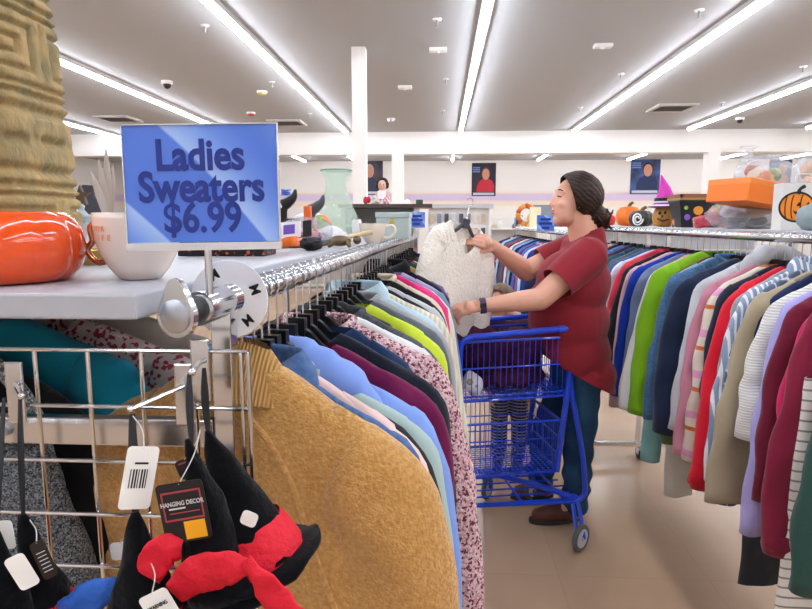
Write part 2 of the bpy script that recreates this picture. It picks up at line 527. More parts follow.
# ---- posters on the rear wall
def poster(x0, y0, x1, y1, bg, cloth, hair, label, flip=1):
    a = at(x0, y0, Y1 - .02); b = at(x1, y1, Y1 - .02)
    cx, W, Hh = (a.x + b.x) / 2, b.x - a.x, a.z - b.z
    r = thing('poster', label, 'poster', (cx, Y1 - .02, b.z))
    MB().box(a.x, b.x, Y1 - .02, Y1 - .002, b.z, a.z).build('backing', M('poster_' + bg, bg, rough=.5, pat='noise', col2='#20283c', scale=2.2), r, smooth=False)
    def pl(pts, nm, m, lift):
        MB().prism([(p[0] * flip * W, p[1] * Hh) for p in pts], (cx, Y1 - .02, b.z), (1, 0, 0), (0, 0, 1), (0, -1, 0), lift).build(nm, m, r, smooth=False)
    body = [(-.3, .12), (.42, .12), (.44, .3), (.36, .46), (.2, .52), (-.02, .52), (-.2, .44), (-.28, .3)]
    pl(body, 'torso_print', M('print_' + cloth, cloth, rough=.5), .004)
    hd = [(.08 + .15 * math.cos(k), .66 + .17 * math.sin(k)) for k in [PI * 2 * j / 18 for j in range(18)]]
    pl([(.08 + (q[0] - .08) * 1.25, .69 + (q[1] - .66) * 1.15) for q in hd], 'hair_print', M('print_' + hair, hair, rough=.5), .005)
    pl(hd, 'face_print', M('print_skin', '#c98f78', rough=.5), .006)
    pl([(-.44, .03), (.44, .03), (.44, .1), (-.44, .1)], 'caption_strip', M('print_caption', '#c9ccd6', rough=.5), .004)
    if flip > 0 or True:
        for k in range(3):
            pl([(-.46 * flip, .72 + k * .06), (-.16 * flip, .72 + k * .06), (-.16 * flip, .755 + k * .06), (-.46 * flip, .755 + k * .06)], 'text_strip', M('print_text', '#6f8fd0', rough=.5), .004)
poster(472, 163, 495.5, 196, '#3a2836', '#c4283a', '#5a4038', 'dark wall poster of a person in red above the hanging display')
poster(631.5, 158, 659, 194, '#48629e', '#22345c', '#1d1716', 'blue wall poster of a smiling dark-haired person behind the shopper')
poster(360, 160, 383, 195, '#5a4a54', '#2a3048', '#b9a79c', 'wall poster partly hidden by the column and the doll', -1)
poster(770, 160, 790, 190, '#5575b0', '#c98a8a', '#c8a15a', 'wall poster behind the clear bag beside the pumpkin paper bag')
# ================================================================== clothes on hangers
from mathutils.bvhtree import BVHTree
ZN = -.112
GEO = {}   # root name -> last built solids for surface projection

def nz(x, y, z):
    return noise.noise(Vector((x, y, z)))

def garment_geo(sw=.2, zn=ZN, drop=.075, L=.62, bw=.22, t=.02, sleeve=.56, splay=.05, srad=(.068, .07, .062, .052, .043),
                nw=.075, seed=0, hi=True, fold=.012, dip=.035, flare=.0, sfront=-.004, sh_curve=1.25, bend=0.0):
    n, ms = (44, 40) if hi else (20, 14)
    body = MB(); rings = []
    us = [i / 7 for i in range(8)] if hi else [0, .35, .7, 1]
    prof = [(nw + (sw - nw) * u, zn - drop * u ** sh_curve, .6 + .4 * u) for u in us]
    zsh = zn - drop
    k = ms - len(us)
    for i in range(1, k + 1):
        v = i / k
        hw = sw + (bw - sw) * min(1, v * 2.2) + flare * v
        if v < .12: hw = sw + .012 * v / .12
        prof.append((hw, zsh - (L - drop) * v ** 1.15, 1 + .25 * v))
    for (hw, z, tt) in prof:
        ring = []
        for j in range(n):
            a = 2 * PI * j / n
            ca, sa = math.cos(a), math.sin(a)
            x = hw * (abs(ca) ** .8) * (1 if ca > 0 else -1)
            y = t * tt * (abs(sa) ** .7) * (1 if sa > 0 else -1)
            v = max(0, (zsh - z) / max(.01, L - drop))
            dz = 0
            if sa < 0 and abs(x) < nw:
                dz = min(0, zn - dip * (1 - (x / nw) ** 2) * min(1, -sa * 1.6) - z)
            A = fold * (.25 + v) * (1 if z < zn - .02 else .2)
            y += A * (nz(x * 7 + seed, z * 1.4, seed * 1.7) + .5 * nz(x * 16, z * 3 + seed, seed) + .5 * math.sin(x * 38 + 4 * nz(x * 3, z * 2, seed)) * v)
            x += A * .6 * nz(z * 6, seed, y * 20)
            ring.append((x, y, z + dz + (.008 * nz(x * 5, seed, 3) if v > .95 else 0)))
        rings.append(ring)
    body.loft(rings, False, False)
    sl = []
    for s in (-1, 1):
        m = 30 if hi else 11; nn = 18 if hi else 10
        r0 = srad[0]
        zs_ = lambda q: zn - drop * max(0, (q - nw) / (sw - nw)) ** sh_curve
        x1_, x2_ = max(nw * 1.02, sw * .5), sw * .84
        P = [(x1_, 0, zs_(x1_) - r0 * 1.12), (x2_, 0, zs_(x2_) - r0 * 1.02), (sw + .012 - r0 * .15, 0, zsh - r0 * 1.25),
             (sw + .03 + splay * .3 + bend, sfront, zsh - .10 - sleeve * .28), (sw + .035 + splay * .75 + bend * .6, sfront * 3, zsh - sleeve * .7), (sw + .035 + splay, sfront * 4, zsh - sleeve)]
        pts = catmull(P, m)
        rg = []
        for i, p in enumerate(pts):
            u = i / m
            tn = (pts[min(i + 1, m)] - pts[max(i - 1, 0)]).normalized()
            b = Vector((tn.z, 0, -tn.x))            # in the garment plane, across the sleeve
            rr = lerp_list(list(srad), u)
            tt = (t * .9 + .012) * (.55 if u < .12 else 1)
            ring = []
            for j in range(nn):
                a = 2 * PI * j / nn
                w1 = 1 + .10 * fold / .012 * nz(u * 9 + seed, math.cos(a) * 1.5, s * 3 + seed) * (1 if u > .25 else .2)
                q = p + b * (rr * math.cos(a) * w1) + Vector((0, tt * math.sin(a) * (1 + .25 * nz(u * 7, a, seed)), 0))
                q.y += fold * .8 * (nz(q.x * 6 + seed, q.z * 4, seed * 1.7) + .6 * math.sin(u * 30 + seed + 3 * math.cos(a)) * .5 * (u > .25))
                ring.append((q.x * s, q.y, q.z))
            rg.append(ring)
        sb = MB().loft(rg, True, True)
        sl.append((sb, pts[-1], (pts[-1] - pts[-3]).normalized(), srad[-1], s))
    return body, sl

def garment(label, cat, group, loc, rz, mat, name='sweater', sleeves=True, collar=None, collar_mat=None, cuff=None, hem=None, ry=0, smat=None, **k):
    zn = k.get('zn', ZN); nw = k.get('nw', .075); t = k.get('t', .02); hi = k.get('hi', True)
    r = thing(name, label, cat, loc, group, rz, ry)
    body, sl = garment_geo(**k)
    body.build('body', mat, r, local=True, sharp=0)
    if sleeves:
        for sb, pe, d, rr, s in sl:
            so = sb.build('sleeve', smat or mat, r, local=True, sharp=0)
            if cuff:
                pe2 = Vector((pe.x * s, pe.y, pe.z)); d2 = Vector((d.x * s, d.y, d.z))
                MB().tube([pe2 - d2 * .045, pe2 - d2 * .01, pe2 + d2 * .015], [rr * .98, rr * 1.0, rr * .85], n=16, flat=.62, up=(0, 1, 0)).build('cuff', cuff, so, local=True, sharp=0)
    cm = collar_mat or mat
    if collar == 'crew':
        pts = [(nw * 1.04 * math.cos(a), (t + .012) * math.sin(a), zn - (.034 * max(0, -math.sin(a)) ** 1.5) + .004) for a in [2 * PI * i / 28 for i in range(28)]]
        MB().tube(pts, .0075, n=8, closed=True, flat=1.3).build('neckband', cm, r, local=True, sharp=0)
    elif collar == 'turtle':
        rings = []
        for i in range(10):
            u = i / 9
            rings.append([((nw * (1.75 - .7 * u) - .004 * u + .006 * math.sin(u * PI)) * math.cos(a), ((t + .012) * (1 - u) + .013 * u) * math.sin(a), zn - .05 + .075 * u - .006 * math.cos(a * 2)) for a in [2 * PI * j / 40 for j in range(40)]])
        MB().loft(rings, False, False).build('turtleneck', cm, r, local=True, sharp=0)
    elif collar == 'hood':
        sd = k.get('seed', 0); rings = []
        pts = catmull([(-nw * 1.5, -.01, zn - .055), (-nw * 1.0, -.03, zn + .0), (0, -.025, zn + .022), (nw * .8, -.034, zn + .004), (nw * 1.7, -.034, zn - .035), (nw * 2.2, -.02, zn - .075)], 26)
        mb = MB().tube(pts, [.02, .034, .03, .036, .034, .016], n=16)
        mb.disp(lambda v: Vector((nz(v.x * 30 + sd, v.y * 30, v.z * 30), nz(v.y * 30, v.z * 30 + sd, 1), nz(v.z * 30, v.x * 30, sd))) * .009)
        mb.build('hood', cm, r, local=True, sharp=0)
    elif collar == 'shirt':
        rings = []
        for i, (f, z) in enumerate(((1.0, 0), (.98, .03), (1.02, .037), (1.28, .012), (1.34, -.012))):
            rings.append([(nw * f * math.cos(a), (t + .014) * f * math.sin(a), zn + z - .03 * max(0, -math.sin(a)) ** 2) for a in [2 * PI * j / 30 for j in range(30)]])
        MB().loft(rings, False, False).build('collar', cm, r, local=True, sharp=0)
    if hem:
        L = k.get('L', .62); bw = k.get('bw', .22)
        MB().loft([[(bw * f * math.cos(a), t * 1.35 * f * math.sin(a), zn - L + z) for a in [2 * PI * j / 40 for j in range(40)]] for f, z in ((1.0, .05), (1.01, .02), (.95, -.012))], False, False).build('hem_band', hem, r, local=True, sharp=0)
    return r

def trousers(label, group, loc, rz, mat, L=.95, w=.16, t=.022, seed=0, name='trousers', legs=2):
    r = thing(name, label, name, loc, group, rz)
    z0 = -.13
    MB().loft([[(w * math.cos(a) * f, t * math.sin(a), z0 - z) for a in [2 * PI * j / 28 for j in range(28)]] for f, z in ((.98, 0), (1, .04))], False, False).build('waistband', mat, r, local=True)
    for s in ((-1, 1) if legs == 2 else (0,)):
        rings = []
        for i in range(22):
            v = i / 21; hw = (w * .52 * (1 - .22 * v)) if legs == 2 else w * (1 + .35 * v)
            cx = s * (w * .49 + .02 * v)
            rings.append([(cx + hw * math.cos(a) + .006 * nz(v * 5, a, seed), t * math.sin(a) * (1 + .3 * v) + .012 * v * nz(a * 1.3, v * 3, seed + s), z0 - .035 - (L - .035) * v) for a in [2 * PI * j / 22 for j in range(22)]])
        MB().loft(rings, False, False).build('leg' if legs == 2 else 'skirt_panel', mat, r, local=True, sharp=0)
    return r

def hanger_proto():
    r = thing('clothes_hanger', '', 'hanger', (0, 0, -50))
    pts = [(.0185 * math.sin(a), 0, .0185 * math.cos(a)) for a in [R(-75 + i * 15) for i in range(18)]]
    pts = [(p[0], 0, p[2]) for p in pts] + [(0, 0, -.035), (0, 0, -.09)]
    MB().tube(pts, .0019, n=6, up=(0, 1, 0)).build('hook', chrome, r, local=True)
    body = catmull([(-.165, 0, -.215), (-.115, 0, -.18), (-.05, 0, -.136), (-.016, 0, -.105), (.016, 0, -.105), (.05, 0, -.136), (.115, 0, -.18), (.165, 0, -.215)], 22)
    m = MB().tube(body, .0095, n=8, up=(0, 1, 0), flat=.6)
    m.box(-.017, .017, -.007, .007, -.118, -.078)
    m.build('shoulder_bar', black_plastic, r, local=True)
    return r
HANG = hanger_proto(); HANG_USED = [False]
def hanger(label, group, loc, rz, ry=0, bar=None):
    if not HANG_USED[0]:
        o = HANG; HANG_USED[0] = True
    else:
        o = copy_tree(HANG)
    o.location = loc; o.rotation_euler = (0, ry, rz); tag(o, label, 'hanger', group)
    if bar:
        for c in [x for x in SC.objects if x.parent == o]:
            if c.name.startswith('shoulder_bar'):
                c.data = c.data.copy(); c.data.materials[0] = bar
    return o

SHORTS = set()
def hang_row(rows, rod, where, group, hgroup, rot0, side, first, hi_to=99, skip_hanger=()):
    """rows: (Y, short, description, material, options) from near to far; rod(Y) -> (x, z)"""
    prev = None
    for i, (Y, short, desc, mat, k) in enumerate(rows):
        assert short not in SHORTS, short
        SHORTS.add(short)
        k = dict(k); x, z = rod(Y)
        rnd = random.Random(hash_(short))
        rz = k.pop('rz', None)
        if rz is None: rz = rot0 + R(rnd.uniform(-3.5, 3.5))
        else: rz = R(rz)
        k.setdefault('seed', rnd.uniform(0, 50)); k.setdefault('fold', .016 if side > 0 else .021)
        if side < 0: k.setdefault('zn', -.092)
        else:
            k['splay'] = k.get('splay', .04) - (.045 if Y < 1.3 else .065)
            if Y > 1.3: k['sw'] = k.get('sw', .205) - .015; k.setdefault('hi', Y < hi_to)
        k.setdefault('t', .019); k.setdefault('L', rnd.uniform(.58, .66)); k.setdefault('splay', rnd.uniform(.02, .07)); k.setdefault('sw', rnd.uniform(.19, .21))
        cat = k.pop('cat', 'sweater'); nm = k.pop('name', cat)
        lab = desc + (' hanging just behind the ' + prev if prev else ' ' + first)
        kind = k.pop('kind', 'top')
        dx = k.pop('dx', 0); dz = k.pop('dz', 0)
        if kind == 'trousers':
            trousers(lab, group, (x + dx, Y, z + dz), rz, mat, L=k['L'], seed=k['seed'], name=nm, legs=k.get('legs', 2), w=k.get('w', .16))
        else:
            garment(lab, cat, group, (x + dx, Y, z + dz), rz, mat, name=nm, **k)
        hanger('black plastic hanger with chrome hook holding the ' + short + ' ' + where, hgroup, (x, Y, z), rz * .8)
        prev = short

def hash_(s):
    h = 7
    for c in s: h = (h * 31 + ord(c)) % 1000003
    return h
F = fabric
# ---------------- row under the price sign
def rodL(Y): return (-.272 + .028 * (Y - .7), 1.363 + .006 * (Y - .7))
tan = M('tan_wool', '#bd8b49', rough=.95, pat='noise', col2='#d2a363', scale=160, bump=.55, bscale=230, spec=.1, sheen=.4)
tan_rib = rib('tan_rib', '#cfa063', '#b08549', 65, 'X')
boucle = M('pink_boucle', '#e6c6cb', rough=.95, pat='speck', col2='#c99aa3', col3='#7e3f4d', scale=230, width=.55, bump=1.4, bscale=110, spec=.1)
N = {}
rowsL = [
 (.800, 'tan turtleneck', 'tan wool turtleneck sweater with ribbed collar', tan, dict(collar='turtle', collar_mat=tan_rib, sw=.20, t=.036, L=.7, bw=.24, sleeve=.60, splay=.0, srad=(.08, .086, .086, .075, .055), rz=-14, drop=.10, fold=.012, nw=.045, dip=.02, hem=tan_rib, bend=.01, zn=-.092, sh_curve=1.3)),
 (.850, 'denim shirt', 'mid blue denim shirt', F('denim', '#3d5c92', pat='noise', col2='#54749f', scale=90), dict(cat='shirt', collar='shirt', rz=-15, sw=.195, dz=-.008)),
 (.885, 'blush blouse', 'pale blush pink blouse', F('blush', '#e3c4bd'), dict(cat='blouse', collar='crew', rz=-14, sw=.2, dz=-.010)),
 (.92, 'charcoal top', 'thin charcoal black top', F('charcoal_black', '#23262e'), dict(cat='top', rz=-14, sw=.205, splay=.05, dz=-.03)),
 (.965, 'pale aqua sweater', 'pale aqua grey soft sweater', F('pale_aqua', '#a9c0bd'), dict(collar='crew', rz=-12, sw=.21, splay=.045, t=.022, dz=-.03)),
 (1.02, 'periwinkle hoodie', 'periwinkle blue hooded sweatshirt with white ring print', F('periwinkle', '#7f9de2', bump=.5), dict(cat='hoodie', collar='hood', rz=-12, sw=.215, splay=.06, t=.024, dz=-.03)),
 (1.085, 'plum cardigan', 'deep plum burgundy cardigan', F('burgundy', '#6c1546'), dict(cat='cardigan', rz=-12, sw=.215, splay=.05, dz=-.012)),
 (1.13, 'black knit', 'black navy fine knit sweater', F('blacknavy', '#161d2b'), dict(rz=-12, sw=.215, splay=.05, t=.022)),
 (1.185, 'navy jacket', 'dark navy blue jacket with wide neck', F('navyblue', '#22385f'), dict(cat='jacket', rz=-10, sw=.18, dz=-.0, L=.6, nw=.09)),
 (1.25, 'pink boucle cardigan', 'fluffy pink and wine flecked boucle cardigan', boucle, dict(cat='cardigan', collar='crew', rz=-10, sw=.225, splay=.085, t=.034, sleeve=.64, srad=(.075, .078, .075, .068, .062))),
 (1.32, 'white pullover', 'white fine knit pullover', F('offwhite', '#dfe2e0'), dict(rz=-10, sw=.225, splay=.07)),
 (1.38, 'dark grey jumper', 'dark grey marled jumper', F('dkgrey', '#3e4147', pat='noise', col2='#565a61', scale=120), dict(rz=-9, sw=.22, splay=.09, collar='crew')),
 (1.44, 'black hoodie', 'plain black hooded sweatshirt', F('black1', '#1b1c20'), dict(cat='hoodie', collar='hood', rz=-9, dz=-.035, sw=.2)),
 (1.51, 'lime panel jacket', 'grey jacket with lime yellow yoke', F('lime_yellow', '#c6d93a'), dict(cat='jacket', rz=-9, sw=.215, splay=.08, t=.024)),
 (1.58, 'slate cardigan', 'slate grey cardigan', F('slate', '#5c6470'), dict(cat='cardigan', rz=-9, sw=.225, splay=.08)),
 (1.65, 'light grey sweater', 'light grey crew neck sweater', F('ltgrey', '#a6a8ab'), dict(collar='crew', rz=-9, sw=.225, splay=.1, t=.024)),
 (1.72, 'ice blue shirt', 'ice blue cotton shirt', F('iceblue', '#b8d3e0'), dict(cat='shirt', collar='shirt', rz=-8, sw=.22, splay=.1)),
 (1.79, 'ivory cable sweater', 'ivory cable knit sweater with long sleeves', rib('ivory_cable', '#e4dfce', '#cfc8b2', 22, 'X', .4), dict(rz=-8, sw=.225, splay=.12, t=.026)),
 (1.86, 'midnight pullover', 'midnight navy pullover', F('midnight', '#1b2438'), dict(rz=-8, sw=.21)),
 (1.93, 'silver grey tunic', 'silver grey tunic', F('silvergrey', '#c3c5c7'), dict(cat='tunic', rz=-8, sw=.22, splay=.08)),
 (2.00, 'black v-neck', 'black thin v-neck sweater', F('black2', '#191a20'), dict(rz=-7, sw=.21, dz=.01)),
 (2.07, 'beige cardigan', 'pale beige cardigan', F('beige1', '#dccfb9'), dict(cat='cardigan', rz=-7, sw=.205, collar='crew', dz=.012)),
 (2.14, 'navy stripe tee', 'navy long-sleeved tee with thin stripes', F('navystripe', '#1f2b49', pat='stripe', col2='#cfd4dc', scale=40, width=.25), dict(cat='tee', rz=-7)),
 (2.21, 'hot pink sweater', 'hot pink sweater', F('hotpink', '#dc2f77'), dict(rz=-7, sw=.21, dz=.012, t=.026)),
 (2.28, 'cream ruffle top', 'cream ruffled top', F('cream2', '#e9e3d3'), dict(cat='top', rz=-7, sw=.22, splay=.1)),
 (2.35, 'steel blue knit', 'steel blue knit', F('steelblue', '#6f8aa8'), dict(rz=-7, sw=.225, splay=.1)),
 (2.42, 'lilac jumper', 'soft lilac jumper', F('lilac1', '#a99bc4'), dict(rz=-6, sw=.21)),
 (2.50, 'jet black blazer', 'jet black blazer', F('black3', '#15161b'), dict(cat='blazer', collar='shirt', rz=-6, dz=.01)),
 (2.58, 'purple tunic', 'muted purple tunic', F('purple1', '#6d5a97'), dict(cat='tunic', rz=-6, sw=.215)),
 (2.66, 'mustard cardigan', 'mustard ochre cardigan', F('mustard', '#c19a55'), dict(cat='cardigan', rz=-6, dz=.012)),
 (2.75, 'rose cotton top', 'dusty rose cotton top', F('rose1', '#d08f96'), dict(cat='top', rz=-6)),
 (2.85, 'teal green jumper', 'dark teal green jumper', F('tealgreen', '#245d5c'), dict(rz=-6, dz=.012)),
 (2.96, 'crimson sweater', 'crimson sweater', F('crimson', '#b5223f'), dict(rz=-6, dz=.008)),
 (3.08, 'pale mint blouse', 'pale mint blouse', F('mint', '#bdd8c8'), dict(cat='blouse', rz=-6)),
 (3.22, 'dark olive knit', 'dark olive knit', F('olive2', '#4a4c35'), dict(rz=-6, dz=.01)),
 (3.38, 'grey tweed jacket', 'grey tweed jacket', F('tweed', '#777b80', pat='noise', col2='#4b4e55', scale=200), dict(cat='jacket', rz=-6)),
 (3.55, 'ink blue cardigan', 'ink blue cardigan', F('inkblue', '#27334f'), dict(cat='cardigan', rz=-6, dz=.01)),
 (3.75, 'coral pink tee', 'coral pink tee', F('coralp', '#e0827e'), dict(cat='tee', rz=-6)),
]
hang_row(rowsL, rodL, '', 'clothes on the rack under the price sign', 'hangers on the rack under the price sign', R(-8), 1, 'nearest on the rack under the blue price sign', hi_to=2.1)
# ring print on the periwinkle hoodie is its own part
hd = [o for o in SC.objects if o.get('label', '').startswith('periwinkle')][0]
# raglan seam on the tan turtleneck
tn = [o for o in SC.objects if o.get('label', '').startswith('tan wool')][0]
bodies = [c for c in SC.objects if c.parent == tn and c.name.split('.')[0] in ('body', 'sleeve')]
def front_y(x, z, bodies=bodies):
    best = 9
    for c in bodies:
        bv = BVHTree.FromPolygons([v.co for v in c.data.vertices], [p.vertices for p in c.data.polygons])
        h = bv.ray_cast(Vector((x, -1, z)), Vector((0, 1, 0)))
        if h[0] is not None: best = min(best, h[0].y)
    return best if best < 9 else -.04
sp_ = catmull([(.03, 0, -.16), (.06, 0, -.19), (.09, 0, -.24), (.11, 0, -.30), (.135, 0, -.37), (.165, 0, -.44)], 26)
MB().tube([(p.x, front_y(p.x, p.z) - .0005, p.z) for p in sp_], .0042, n=8).build('raglan_seam', tan, tn, local=True)

hoodie_b = [c for c in SC.objects if c.parent == hd and c.name.split('.')[0] in ('body', 'sleeve')]
m = MB()
for k, (cx, cz, rr) in enumerate(((.165, -.225, .018), (.18, -.245, .022), (.195, -.268, .024), (.207, -.292, .024))):
    m.tube([(cx + rr * math.cos(a), front_y(cx + rr * math.cos(a), cz + rr * .8 * math.sin(a), hoodie_b) - .001, cz + rr * .8 * math.sin(a)) for a in [2 * PI * i / 28 for i in range(28)]], .0016, n=5, closed=True, up=(0, 1, 0))
tag(m.build('ring_print', M('print_white', '#eef2fb', rough=.6), hd, local=True), 'white overlapping ring print')

# ---------------- parallel row under the shelf, seen through the gridwall
def rodB(Y): return (-.80, 1.345)
heather = M('grey_heather', '#767c83', rough=.95, pat='speck', col2='#41464d', col3='#a3a9b0', scale=520, width=.5, bump=.8, bscale=400, spec=.1)
rowsB = [
 (.80, 'heather grey pullover', 'dark grey flecked pullover', heather, dict(rz=-6, sw=.225, splay=.1, t=.03, L=.6)),
 (.87, 'black glitter top', 'black top edged with silver glitter trim', F('black4', '#101116'), dict(cat='top', rz=-8, sw=.25, splay=.04, t=.016, dz=.045, dx=-.01)),
 (.945, 'turquoise sweater', 'turquoise teal sweater', F('turquoise', '#0f87a5', bump=.5), dict(rz=-10, sw=.27, splay=.1, t=.034, dz=.08, dx=.035)),
 (1.03, 'red floral blouse', 'white blouse with red floral print', F('redfloral', '#e9dcd8', pat='speck', col2='#c0405a', col3='#e9dcd8', scale=150, width=.45), dict(cat='blouse', rz=-10, sw=.3, splay=.1, dz=.06, t=.026, dx=.10)),
 (1.12, 'cream linen jacket', 'cream linen jacket', F('cream3', '#ddd8cd'), dict(cat='jacket', rz=-10, sw=.335, splay=.1, dz=.07, t=.028, dx=.10)),
 (1.21, 'navy wool coat', 'navy wool coat', F('navy3', '#1c2440'), dict(cat='coat', rz=-8, sw=.3, dz=.06, t=.028)),
]
hang_row(rowsB, rodB, '', 'clothes below the grey shelf', 'hangers below the grey shelf', R(-8), 1, 'behind the gridwall at the picture edge', hi_to=9)
gl = [o for o in SC.objects if o.get('label', '').startswith('black top edged')][0]
tag(MB().tube([(p.x, -.034, p.z) for p in catmull([(.04, 0, -.07), (.13, 0, -.10), (.2, 0, -.14), (.245, 0, -.2), (.262, 0, -.27)], 20)], .011, n=10).build('glitter_trim',
    M('silver_glitter', '#9aa0a8', rough=.5, pat='speck', col2='#e8ecef', col3='#565c64', scale=500, bump=.8, bscale=300), gl, local=True), 'silver glitter trim')

